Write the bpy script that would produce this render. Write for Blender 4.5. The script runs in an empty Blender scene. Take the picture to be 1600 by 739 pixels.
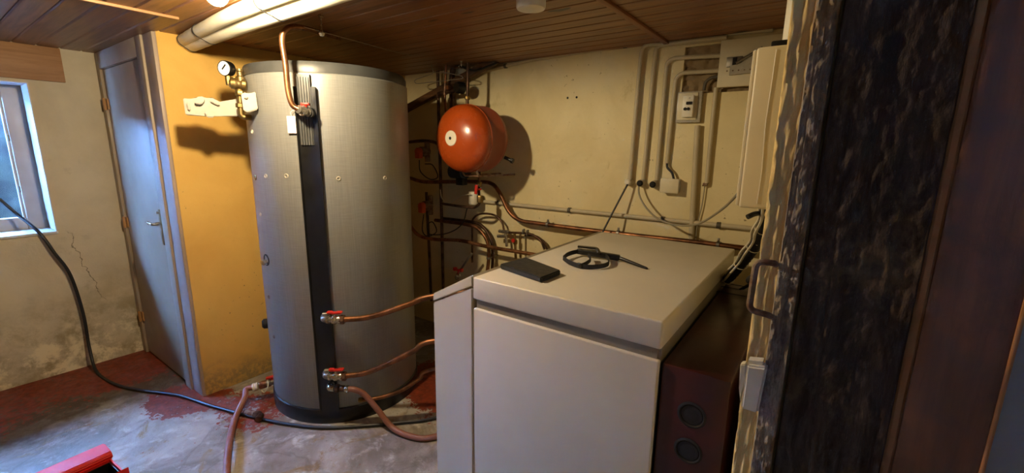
import bpy, bmesh, math, random
from mathutils import Vector, Matrix, noise as mnoise
random.seed(7)
sc = bpy.context.scene
COL = sc.collection
PI = math.pi

# ------------------------------------------------------------------ camera, world, light, exposure
F_PX, PITCH, ROLL, YAW, EYE = 679.8, 0.201144, 0.013306, 0.620062, 1.6
_fw = Vector((-math.sin(YAW)*math.cos(PITCH), math.cos(YAW)*math.cos(PITCH), -math.sin(PITCH)))
_rt = Vector((math.cos(YAW), math.sin(YAW), 0))
_up = _rt.cross(_fw)
CR = _rt*math.cos(ROLL) + _up*math.sin(ROLL)
CU = -_rt*math.sin(ROLL) + _up*math.cos(ROLL)
cam_d = bpy.data.cameras.new('camera')
cam_d.sensor_width = 36.0
cam_d.lens = F_PX/1600*36.0
cam_d.clip_start = 0.02
cam = bpy.data.objects.new('camera', cam_d)
COL.objects.link(cam)
m = Matrix((CR, CU, -_fw)).transposed().to_4x4()
m.translation = (0, 0, EYE)
cam.matrix_world = m
sc.camera = cam

BULB_STRENGTH = 1600.0
BULB_COLOR = (1.0, 0.80, 0.50)
SKY_COLOR = (0.19, 0.43, 1.0)
SKY_STRENGTH = 185.0
sc.view_settings.view_transform = 'Standard'
sc.view_settings.look = 'None'
sc.view_settings.gamma = 1.0
sc.view_settings.use_curve_mapping = False
sc.view_settings.exposure = 0.0

w = bpy.data.worlds.new('sky')
sc.world = w
w.use_nodes = True
bg = w.node_tree.nodes['Background']
bg.inputs[0].default_value = (*SKY_COLOR, 1)
bg.inputs[1].default_value = SKY_STRENGTH

# ------------------------------------------------------------------ photograph pixel -> point in the room
def ray(x, y):
    return _fw + CR*((x-800)/F_PX) + CU*((369.5-y)/F_PX)
def P(x, y, X=None, Y=None, Z=None, pl=None, tank=None):
    d = ray(x, y); o = Vector((0, 0, EYE))
    if X is not None: return o + d*(X/d.x)
    if Y is not None: return o + d*(Y/d.y)
    if Z is not None: return o + d*((Z-EYE)/d.z)
    if pl is not None:
        p0, n = pl
        return o + d*((Vector(p0)-o).dot(n)/d.dot(n))
    a = d.x*d.x+d.y*d.y; b = -2*(d.x*TC.x+d.y*TC.y); c = TC.x**2+TC.y**2-tank*tank
    D = max(0.0, b*b-4*a*c)
    return o + d*((-b-math.sqrt(D))/(2*a))
TC = Vector((-2.486, 1.582, 0)); TR = 0.45
WB = 2.68      # back wall
WL = -4.2      # window wall
WY = -3.077    # ochre wall
WD = 0.93      # door wall
WR = -0.085    # wall on the right
CEIL = 2.2

# ------------------------------------------------------------------ mesh helpers
def BM(): return bmesh.new()
def box(bm, x0, x1, y0, y1, z0, z1, bev=0.0, seg=2, mat=None):
    vs = [bm.verts.new((x, y, z)) for x in (x0, x1) for y in (y0, y1) for z in (z0, z1)]
    fs = [bm.faces.new([vs[i] for i in q]) for q in ((0,1,3,2),(4,6,7,5),(0,4,5,1),(2,3,7,6),(0,2,6,4),(1,5,7,3))]
    if bev > 0:
        es = list({e for f in fs for e in f.edges})
        r = bmesh.ops.bevel(bm, geom=es, offset=bev, segments=seg, affect='EDGES', profile=0.5)
        vs = list({v for f in r['faces'] for v in f.verts} | {v for v in vs if v.is_valid})
    if mat is not None:
        for v in vs: v.co = mat @ v.co
    return vs
def obox(bm, c, ax, ay, az, hx, hy, hz, bev=0.0, seg=2):
    """box with half sizes along three axes about c"""
    ax, ay, az = Vector(ax).normalized(), Vector(ay).normalized(), Vector(az).normalized()
    M = Matrix((ax, ay, az)).transposed().to_4x4(); M.translation = c
    return box(bm, -hx, hx, -hy, hy, -hz, hz, bev, seg, M)
def frame_of(d):
    d = d.normalized()
    a = Vector((0, 0, 1)) if abs(d.z) < 0.9 else Vector((1, 0, 0))
    u = d.cross(a).normalized(); v = d.cross(u).normalized()
    return u, v
def smooth(pts, n=6):
    """Catmull-Rom through pts"""
    pts = [Vector(p) for p in pts]
    if len(pts) < 3: return pts
    q = [pts[0]*2-pts[1]] + pts + [pts[-1]*2-pts[-2]]
    out = []
    for i in range(1, len(q)-2):
        a, b, c, d = q[i-1], q[i], q[i+1], q[i+2]
        for k in range(n):
            t = k/n
            out.append(0.5*((2*b)+(c-a)*t+(2*a-5*b+4*c-d)*t*t+(3*b-a-3*c+d)*t**3))
    out.append(pts[-1])
    return out
def fillet(pts, r=0.05, n=5):
    """polyline with rounded corners"""
    pts = [Vector(p) for p in pts]
    out = [pts[0]]
    for i in range(1, len(pts)-1):
        a, b, c = pts[i-1], pts[i], pts[i+1]
        k = min(r, (a-b).length*0.48, (c-b).length*0.48)
        s = b+(a-b).normalized()*k; e = b+(c-b).normalized()*k
        for j in range(n+1):
            t = j/n
            out.append(s*(1-t)**2 + b*2*t*(1-t) + e*t*t)
    out.append(pts[-1])
    return out
def tube(bm, pts, r, seg=10, cap=True, flat=None):
    """swept round section; r a number or a list; flat=(a,b,up) sweeps a flat band instead"""
    pts = [Vector(p) for p in pts]
    pts = [p for i, p in enumerate(pts) if i == 0 or (p-pts[i-1]).length > 1e-5]
    n = len(pts); rings = []
    u = None
    for i in range(n):
        t = (pts[min(i+1, n-1)]-pts[max(i-1, 0)]).normalized()
        if u is None: u, v = frame_of(t)
        else:
            u = (u - t*u.dot(t)).normalized()
            v = t.cross(u).normalized()
        rr = r[i] if isinstance(r, (list, tuple)) else r
        rings.append([bm.verts.new(pts[i] + (u*math.cos(2*PI*k/seg)+v*math.sin(2*PI*k/seg))*rr) for k in range(seg)])
    for i in range(n-1):
        for k in range(seg):
            bm.faces.new((rings[i][k], rings[i][(k+1) % seg], rings[i+1][(k+1) % seg], rings[i+1][k]))
    if cap:
        bm.faces.new(rings[0][::-1]); bm.faces.new(rings[-1])
def band(bm, pts, up, hw, ht, closed=False):
    """flat strap of half width hw (along up) and half thickness ht"""
    pts = [Vector(p) for p in pts]; n = len(pts); rings = []
    up = Vector(up)
    for i in range(n):
        a = pts[(i-1) % n] if closed else pts[max(i-1, 0)]
        b = pts[(i+1) % n] if closed else pts[min(i+1, n-1)]
        t = (b-a).normalized(); u = (up - t*up.dot(t)).normalized(); s = t.cross(u)
        rings.append([bm.verts.new(pts[i]+u*a_*hw+s*b_*ht) for a_, b_ in ((1,1),(1,-1),(-1,-1),(-1,1))])
    for i in range(n if closed else n-1):
        j = (i+1) % n
        for k in range(4):
            bm.faces.new((rings[i][k], rings[i][(k+1) % 4], rings[j][(k+1) % 4], rings[j][k]))
    if not closed:
        bm.faces.new(rings[0][::-1]); bm.faces.new(rings[-1])
def cyl(bm, a, b, r, seg=20, r2=None):
    tube(bm, [a, b], [r, r if r2 is None else r2], seg)
def lathe(bm, prof, o=(0, 0, 0), d=(0, 0, 1), seg=32):
    """prof: list of (radius, distance along d)"""
    o = Vector(o); d = Vector(d).normalized(); u, v = frame_of(d)
    rings = []
    for r, h in prof:
        if r < 1e-6: rings.append([bm.verts.new(o+d*h)])
        else: rings.append([bm.verts.new(o+d*h+(u*math.cos(2*PI*k/seg)+v*math.sin(2*PI*k/seg))*r) for k in range(seg)])
    for A, B in zip(rings, rings[1:]):
        if len(A) == 1 and len(B) == 1: continue
        for k in range(seg):
            k2 = (k+1) % seg
            if len(A) == 1: bm.faces.new((A[0], B[k2], B[k]))
            elif len(B) == 1: bm.faces.new((A[k], A[k2], B[0]))
            else: bm.faces.new((A[k], A[k2], B[k2], B[k]))
def prism(bm, poly, off):
    """polygon (list of points) extruded by vector off"""
    off = Vector(off)
    a = [bm.verts.new(Vector(p)) for p in poly]; b = [bm.verts.new(Vector(p)+off) for p in poly]
    bm.faces.new(a[::-1]); bm.faces.new(b)
    n = len(a)
    for i in range(n): bm.faces.new((a[i], a[(i+1) % n], b[(i+1) % n], b[i]))
def nut(bm, c, d, r, h, seg=6):
    d = Vector(d).normalized(); c = Vector(c)
    lathe(bm, [(0, -h/2), (r*0.9, -h/2), (r, -h/2+h*0.12), (r, h/2-h*0.12), (r*0.9, h/2), (0, h/2)], c, d, seg)
def patch(bm, ang0, ang1, z0, z1, r0, r1, n=12, bev=0.0):
    """curved strip on the tank, angles in degrees"""
    rows = []
    for i in range(n+1):
        a = math.radians(ang0+(ang1-ang0)*i/n); c, s = math.cos(a), math.sin(a)
        rows.append([bm.verts.new((TC.x+c*r, TC.y+s*r, z)) for r, z in ((r0, z0), (r1, z0), (r1, z1), (r0, z1))])
    for A, B in zip(rows, rows[1:]):
        for k in range(4): bm.faces.new((A[k], B[k], B[(k+1) % 4], A[(k+1) % 4]))
    bm.faces.new(rows[0]); bm.faces.new(rows[-1][::-1])
def rough(bm, axes, o, nu, nv, su, sv, depth, fn):
    """block whose front face (u x v grid) is displaced by fn(u,v); back face flat at -depth along n"""
    U, V, Nn = (Vector(a) for a in axes); o = Vector(o)
    F = [[bm.verts.new(o+U*(su*i/nu)+V*(sv*j/nv)+Nn*fn(su*i/nu, sv*j/nv, i in (0, nu), j in (0, nv))) for j in range(nv+1)] for i in range(nu+1)]
    B = [[bm.verts.new(o+U*(su*i/nu)+V*(sv*j/nv)-Nn*depth) for j in (0, nv)] for i in (0, nu)]
    for i in range(nu):
        for j in range(nv): bm.faces.new((F[i][j], F[i+1][j], F[i+1][j+1], F[i][j+1]))
    bm.faces.new((B[0][0], B[0][1], B[1][1], B[1][0]))
    bm.faces.new([F[0][j] for j in range(nv+1)]+[B[0][1], B[0][0]])
    bm.faces.new([F[nu][j] for j in range(nv, -1, -1)]+[B[1][0], B[1][1]])
    bm.faces.new([F[i][0] for i in range(nu, -1, -1)]+[B[0][0], B[1][0]])
    bm.faces.new([F[i][nv] for i in range(nu+1)]+[B[1][1], B[0][1]])

# ------------------------------------------------------------------ object helpers
def mesh_ob(name, bm, mat, loc=(0, 0, 0), sharp=35):
    loc = Vector(loc)
    bmesh.ops.recalc_face_normals(bm, faces=bm.faces[:])
    for v in bm.verts: v.co -= loc
    for f in bm.faces: f.smooth = True
    th = math.radians(sharp)
    for e in bm.edges:
        if len(e.link_faces) != 2 or e.calc_face_angle(0) > th: e.smooth = False
    me = bpy.data.meshes.new(name)
    bm.to_mesh(me); bm.free()
    me.materials.append(mat)
    o = bpy.data.objects.new(name, me)
    o.location = loc
    COL.objects.link(o)
    return o
def tag(o, label, cat, group=None, kind=None):
    o['label'] = label; o['category'] = cat
    if group: o['group'] = group
    if kind: o['kind'] = kind
    return o
def single(name, bm, mat, label, cat, loc=(0, 0, 0), group=None):
    return tag(mesh_ob(name, bm, mat, loc), label, cat, group)
def struct(name, bm, mat, label=None):
    o = mesh_ob(name, bm, mat); o['kind'] = 'structure'
    if label: o['label'] = label
    return o
def thing(name, label, cat, loc=(0, 0, 0), group=None):
    o = bpy.data.objects.new(name, None); o.location = loc; o.empty_display_size = 0.05
    COL.objects.link(o)
    return tag(o, label, cat, group)
def world_loc(o):
    v = Vector(o.location)
    while o.parent: o = o.parent; v += Vector(o.location)
    return v
def part(par, name, bm, mat, label=None):
    """mesh built in room coordinates, parented to a thing or a part"""
    wl = world_loc(par)
    o = mesh_ob(name, bm, mat, wl)
    o.location = (0, 0, 0); o.parent = par
    if label: o['label'] = label
    return o

# ------------------------------------------------------------------ materials
def lin(h):
    h = h.lstrip('#'); out = []
    for i in (0, 2, 4):
        c = int(h[i:i+2], 16)/255
        out.append(c/12.92 if c <= 0.04045 else ((c+0.055)/1.055)**2.4)
    return (*out, 1)
class NT:
    def __init__(s, name):
        s.m = bpy.data.materials.new(name); s.m.use_nodes = True
        s.t = s.m.node_tree; s.b = s.t.nodes['Principled BSDF']
        s.tc = s.t.nodes.new('ShaderNodeTexCoord')
        g = s.t.nodes.new('ShaderNodeNewGeometry'); s.pos = g.outputs['Position']
    def new(s, t): return s.t.nodes.new(t)
    def put(s, sock, v):
        if isinstance(v, bpy.types.NodeSocket): s.t.links.new(v, sock)
        else: sock.default_value = v
    def noise(s, scale, detail=4, rough=0.55, vec=None, dist=0.0):
        n = s.new('ShaderNodeTexNoise'); n.inputs['Scale'].default_value = scale
        n.inputs['Detail'].default_value = detail; n.inputs['Roughness'].default_value = rough
        n.inputs['Distortion'].default_value = dist
        s.t.links.new(vec or s.pos, n.inputs['Vector']); return n.outputs['Fac']
    def scaled(s, v3, vec=None):
        n = s.new('ShaderNodeMapping'); n.inputs['Scale'].default_value = v3
        s.t.links.new(vec or s.pos, n.inputs['Vector']); return n.outputs[0]
    def math(s, op, a, b=0.0, clamp=False):
        n = s.new('ShaderNodeMath'); n.operation = op; n.use_clamp = clamp
        s.put(n.inputs[0], a); s.put(n.inputs[1], b); return n.outputs[0]
    def ramp(s, v, a, b, c=0.0, d=1.0):
        n = s.new('ShaderNodeMapRange'); n.interpolation_type = 'SMOOTHSTEP'
        s.put(n.inputs[0], v)
        for i, q in enumerate((a, b, c, d)): n.inputs[i+1].default_value = q
        return n.outputs[0]
    def mix(s, f, a, b):
        n = s.new('ShaderNodeMix'); n.data_type = 'RGBA'
        s.put(n.inputs[0], f); s.put(n.inputs[6], a); s.put(n.inputs[7], b); return n.outputs[2]
    def xyz(s, vec=None):
        n = s.new('ShaderNodeSeparateXYZ'); s.t.links.new(vec or s.pos, n.inputs[0]); return n.outputs
    def dist(s, p, vec=None, scale=(1, 1, 1)):
        n = s.new('ShaderNodeVectorMath'); n.operation = 'SUBTRACT'
        s.t.links.new(vec or s.pos, n.inputs[0]); n.inputs[1].default_value = p
        m_ = s.new('ShaderNodeVectorMath'); m_.operation = 'MULTIPLY'
        s.t.links.new(n.outputs[0], m_.inputs[0]); m_.inputs[1].default_value = scale
        l = s.new('ShaderNodeVectorMath'); l.operation = 'LENGTH'
        s.t.links.new(m_.outputs[0], l.inputs[0]); return l.outputs['Value']
    def bump(s, h, strength=0.3, distance=0.01):
        n = s.new('ShaderNodeBump'); n.inputs['Strength'].default_value = strength
        n.inputs['Distance'].default_value = distance
        s.t.links.new(h, n.inputs['Height']); s.t.links.new(n.outputs[0], s.b.inputs['Normal'])
    def out(s, col=None, rough=None, metal=None, spec=None):
        if col is not None: s.put(s.b.inputs['Base Color'], col)
        if rough is not None: s.put(s.b.inputs['Roughness'], rough)
        if metal is not None: s.put(s.b.inputs['Metallic'], metal)
        if spec is not None: s.put(s.b.inputs['Specular IOR Level'], spec)
        return s.m
def simple(name, hexcol, rough=0.5, metal=0.0, var=0.12, scale=18.0, bump=0.0, bscale=60.0, spec=0.5, hex2=None, lo=0.35, hi=0.65):
    n = NT(name); c = lin(hexcol)
    d = lin(hex2) if hex2 else tuple(x*(1-var) for x in c[:3])+(1,)
    f = n.ramp(n.noise(scale), lo, hi)
    if bump: n.bump(n.noise(bscale, 3), bump, 0.004)
    return n.out(n.mix(f, d, c), n.ramp(n.noise(scale*1.7), 0.3, 0.7, max(0.02, rough-0.06), rough+0.06), metal, spec)

def m_floor():
    n = NT('painted_concrete_floor')
    warp = n.noise(3.0, 5, 0.6)
    a = n.noise(2.2, 6, 0.62, dist=0.6); b = n.noise(9, 6, 0.65, dist=0.4); c = n.noise(60, 4, 0.7)
    base = n.mix(n.ramp(a, 0.35, 0.66), lin('#736c60'), lin('#a6a096'))
    base = n.mix(n.ramp(b, 0.52, 0.72), base, lin('#b9b4aa'))
    base = n.mix(n.ramp(n.noise(4.5, 6, 0.7, dist=1.2), 0.56, 0.7), base, lin('#86714a'))
    base = n.mix(n.ramp(c, 0.60, 0.75), base, lin('#5a544b'))
    veins = n.math('ABSOLUTE', n.math('SUBTRACT', n.noise(1.7, 5, 0.55, dist=1.0), 0.5))
    base = n.mix(n.ramp(veins, 0.0, 0.03, 0.4, 0.0), base, lin('#5d564c'))
    # darker brown band beside the window wall
    X, Y, Z = n.xyz()[:3]
    wall = n.ramp(n.math('ADD', X, n.math('MULTIPLY', n.math('SUBTRACT', warp, 0.5), 0.9)), -3.45, -3.25, 1, 0)
    base = n.mix(n.math('MULTIPLY', wall, n.ramp(b, 0.25, 0.6, 0.75, 1.0)), base, lin('#4a3d28'))
    # remains of oxide red paint
    redn = n.noise(5.0, 7, 0.68, dist=0.5); fine = n.noise(30, 8, 0.7)
    red = n.math('MULTIPLY', n.ramp(X, -4.05, -3.3, 1, 0), 0.33)
    red = n.math('ADD', red, n.math('MULTIPLY', n.ramp(Y, -0.6, 0.45, 1, 0), n.math('MULTIPLY', n.ramp(X, -3.6, -3.2, 1, 0), 0.2)))
    for px, r, k in (((-3.12, 0.83, 0), 0.26, 0.36), ((-3.26, 0.80, 0), 0.2, 0.25), ((-2.66, 1.06, 0), 0.30, 0.27), ((-2.95, 0.98, 0), 0.2, 0.22), ((-2.0, 1.98, 0), 0.42, 0.42), ((-1.75, 1.75, 0), 0.25, 0.18), ((-3.9, 0.7, 0), 0.35, 0.3)):
        red = n.math('ADD', red, n.math('MULTIPLY', n.ramp(n.dist(px), r*0.45, r, 1, 0), k))
    tot = n.math('ADD', red, n.math('ADD', n.math('MULTIPLY', redn, 0.5), n.math('MULTIPLY', fine, 1.1)))
    f = n.ramp(tot, 0.995, 1.02)
    col = n.mix(f, base, n.mix(n.ramp(fine, 0.3, 0.7), lin('#54200e'), lin('#86381c')))
    n.bump(n.math('ADD', n.math('MULTIPLY', b, 0.6), n.math('ADD', c, n.math('MULTIPLY', f, 0.4))), 0.35, 0.006)
    return n.out(col, n.ramp(b, 0.3, 0.7, 0.42, 0.7))

def m_ceiling():
    n = NT('varnished_pine_planks')
    X, Y, Z = n.xyz()[:3]
    pw = 0.105
    row = n.math('FLOOR', n.math('DIVIDE', Y, pw))
    w_ = n.new('ShaderNodeTexWhiteNoise'); w_.noise_dimensions = '1D'; n.put(w_.inputs['W'], row)
    comb = n.new('ShaderNodeCombineXYZ')
    n.put(comb.inputs[0], n.math('MULTIPLY', X, 0.9)); n.put(comb.inputs[1], n.math('MULTIPLY', Y, 14.0))
    n.put(comb.inputs[2], n.math('MULTIPLY', w_.outputs['Value'], 37.0))
    g = n.noise(3.0, 6, 0.6, comb.outputs[0], 0.4)
    col = n.mix(n.ramp(g, 0.3, 0.7), lin('#664221'), lin('#94653a'))
    col = n.mix(n.ramp(w_.outputs['Value'], 0, 1, 0.0, 0.45), col, lin('#7b5128'))
    kn = n.noise(7.0, 2, 0.4, n.scaled((0.55, 1.6, 1)))
    col = n.mix(n.ramp(kn, 0.72, 0.77), col, lin('#2e170a'))
    n.bump(g, 0.15, 0.003)
    return n.out(col, 0.42)

def m_leftwall():
    n = NT('old_cream_distemper')
    X, Y, Z = n.xyz()[:3]
    a = n.noise(1.8, 6, 0.6, dist=0.2); b = n.noise(6, 6, 0.7, dist=0.15); c = n.noise(40, 4, 0.6)
    col = n.mix(n.ramp(a, 0.3, 0.7), lin('#bdb29b'), lin('#d2c8b0'))
    low = n.ramp(n.math('ADD', Z, n.math('MULTIPLY', n.math('SUBTRACT', a, 0.5), 0.5)), 0.3, 0.75, 1, 0)
    col = n.mix(n.math('MULTIPLY', low, n.ramp(b, 0.35, 0.65, 0.1, 0.8)), col, lin('#8f8260'))
    vlow = n.ramp(n.math('ADD', Z, n.math('MULTIPLY', n.math('SUBTRACT', b, 0.5), 0.6)), 0.16, 0.42, 1, 0)
    col = n.mix(n.math('MULTIPLY', vlow, n.ramp(n.noise(7, 7, 0.72, dist=0.15), 0.46, 0.60)), col, lin('#e2d8ba'))
    col = n.mix(n.ramp(n.noise(3.2, 5, 0.6), 0.62, 0.75, 0, 0.5), col, lin('#7d725a'))
    # crack running down from the window corner
    w_ = n.math('MULTIPLY', n.math('SUBTRACT', n.noise(14, 3, 0.6), 0.5), 0.10)
    line = n.math('ABSOLUTE', n.math('SUBTRACT', n.math('ADD', Y, w_), n.math('ADD', 0.83, n.math('MULTIPLY', Z, -0.22))))
    cr = n.math('MULTIPLY', n.ramp(line, 0.001, 0.004, 1, 0), n.math('MULTIPLY', n.ramp(Z, 0.42, 0.55), n.ramp(Z, 0.95, 1.02, 1, 0)))
    col = n.mix(n.math('MULTIPLY', cr, 0.75), col, lin('#4a4030'))
    n.bump(n.math('ADD', n.math('MULTIPLY', b, 0.8), n.math('MULTIPLY', c, 0.3)), 0.35, 0.01)
    return n.out(col, 0.85)

def m_backwall(name, c1, c2, stain, zlow=0.0):
    n = NT(name)
    X, Y, Z = n.xyz()[:3]
    a = n.noise(2.0, 6, 0.6, dist=0.4); b = n.noise(7, 6, 0.65, dist=0.6); c = n.noise(45, 4, 0.6)
    col = n.mix(n.ramp(a, 0.3, 0.7), lin(c1), lin(c2))
    col = n.mix(n.ramp(b, 0.60, 0.78, 0, 0.55), col, lin(stain))
    sp = n.math('MULTIPLY', n.ramp(n.noise(38, 3, 0.6), 0.66, 0.72), n.ramp(a, 0.52, 0.62))
    col = n.mix(n.math('MULTIPLY', sp, 0.8), col, lin('#6d5a35'))
    if zlow:
        lo = n.ramp(n.math('ADD', Z, n.math('MULTIPLY', n.math('SUBTRACT', b, 0.5), 0.35)), 0.03, zlow, 1, 0)
        col = n.mix(n.math('MULTIPLY', lo, n.ramp(c, 0.35, 0.6, 0.2, 0.8)), col, lin('#8a7a55'))
    n.bump(n.math('ADD', n.math('MULTIPLY', b, 0.8), n.math('MULTIPLY', c, 0.35)), 0.3, 0.008)
    return n.out(col, 0.8)

def m_wood(name, c1, c2, c3, axis='z', scale=1.0, rough=0.75, bump=0.5):
    """weathered timber, grain along one axis"""
    n = NT(name)
    s = {'z': (9, 9, 0.8), 'x': (0.8, 9, 9), 'y': (9, 0.8, 9)}[axis]
    v = n.scaled(tuple(q*scale for q in s))
    g = n.noise(4, 7, 0.65, v, 0.5); p = n.noise(5*scale, 6, 0.7, dist=0.8); f = n.noise(30, 4, 0.6, v)
    col = n.mix(n.ramp(g, 0.32, 0.68), lin(c1), lin(c2))
    col = n.mix(n.ramp(p, 0.52, 0.66, 0, 0.85), col, lin(c3))
    col = n.mix(n.ramp(f, 0.60, 0.72, 0, 0.5), col, lin(c1))
    n.bump(n.math('ADD', g, n.math('MULTIPLY', f, 0.4)), bump, 0.006)
    return n.out(col, rough)

def m_tank():
    n = NT('brushed_grey_tank_jacket')
    v1 = n.scaled((40, 40, 0.8)); v2 = n.scaled((2.0, 2.0, 90))
    a = n.noise(6, 3, 0.6, v1); b = n.noise(6, 3, 0.6, v2); c = n.noise(2.0, 4)
    f = n.math('ADD', n.math('MULTIPLY', a, 0.5), n.math('MULTIPLY', b, 0.5))
    col = n.mix(n.ramp(f, 0.3, 0.7), lin('#8c8d89'), lin('#a0a19c'))
    col = n.mix(n.ramp(c, 0.4, 0.75, 0, 0.25), col, lin('#82827c'))
    n.bump(f, 0.06, 0.002)
    return n.out(col, 0.40, 0.3)

def m_tarred():
    n = NT('blackened_timber')
    v = n.scaled((1.0, 1.0, 0.55)); v2 = n.scaled((9, 9, 1.2))
    a = n.noise(9, 7, 0.7, v, 0.6); g = n.noise(5, 6, 0.65, v2, 0.4); f = n.noise(70, 4, 0.65, v)
    col = n.mix(n.ramp(g, 0.3, 0.7), lin('#2a2019'), lin('#4d3f33'))
    pale = n.math('ADD', n.math('MULTIPLY', a, 0.75), n.math('MULTIPLY', f, 0.25))
    for c, r in (((0.085, 0.94, 1.42), 0.10), ((0.05, 0.94, 1.12), 0.09), ((0.11, 0.94, 1.36), 0.07), ((0.03, 0.94, 1.70), 0.08), ((0.09, 0.94, 0.88), 0.08)):
        pale = n.math('ADD', pale, n.ramp(n.dist(c, None, (1, 1, 0.6)), 0.2*r, r, 0.10, 0.0))
    col = n.mix(n.ramp(pale, 0.57, 0.74, 0, 0.6), col, lin('#6b5b42'))
    n.bump(n.math('ADD', a, n.math('MULTIPLY', f, 0.5)), 0.9, 0.008)
    return n.out(col, 0.65, None, 0.2)

def m_glass():
    n = NT('window_glass')
    t = n.new('ShaderNodeBsdfTransparent'); g = n.new('ShaderNodeBsdfGlossy')
    g.inputs['Roughness'].default_value = 0.02
    nz = n.noise(30, 2); lw = n.new('ShaderNodeLayerWeight'); lw.inputs[0].default_value = 0.08
    mx = n.new('ShaderNodeMixShader')
    n.put(mx.inputs[0], n.math('ADD', lw.outputs['Facing'], n.math('MULTIPLY', nz, 0.02), True))
    n.t.links.new(t.outputs[0], mx.inputs[1]); n.t.links.new(g.outputs[0], mx.inputs[2])
    o = [x for x in n.t.nodes if x.type == 'OUTPUT_MATERIAL'][0]
    n.t.links.new(mx.outputs[0], o.inputs[0]); return n.m

def m_bulb():
    n = NT('glowing_bulb_glass')
    n.put(n.b.inputs['Base Color'], (1, 0.95, 0.85, 1))
    n.put(n.b.inputs['Emission Color'], (*BULB_COLOR, 1))
    n.put(n.b.inputs['Emission Strength'], BULB_STRENGTH)
    return n.m

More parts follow.
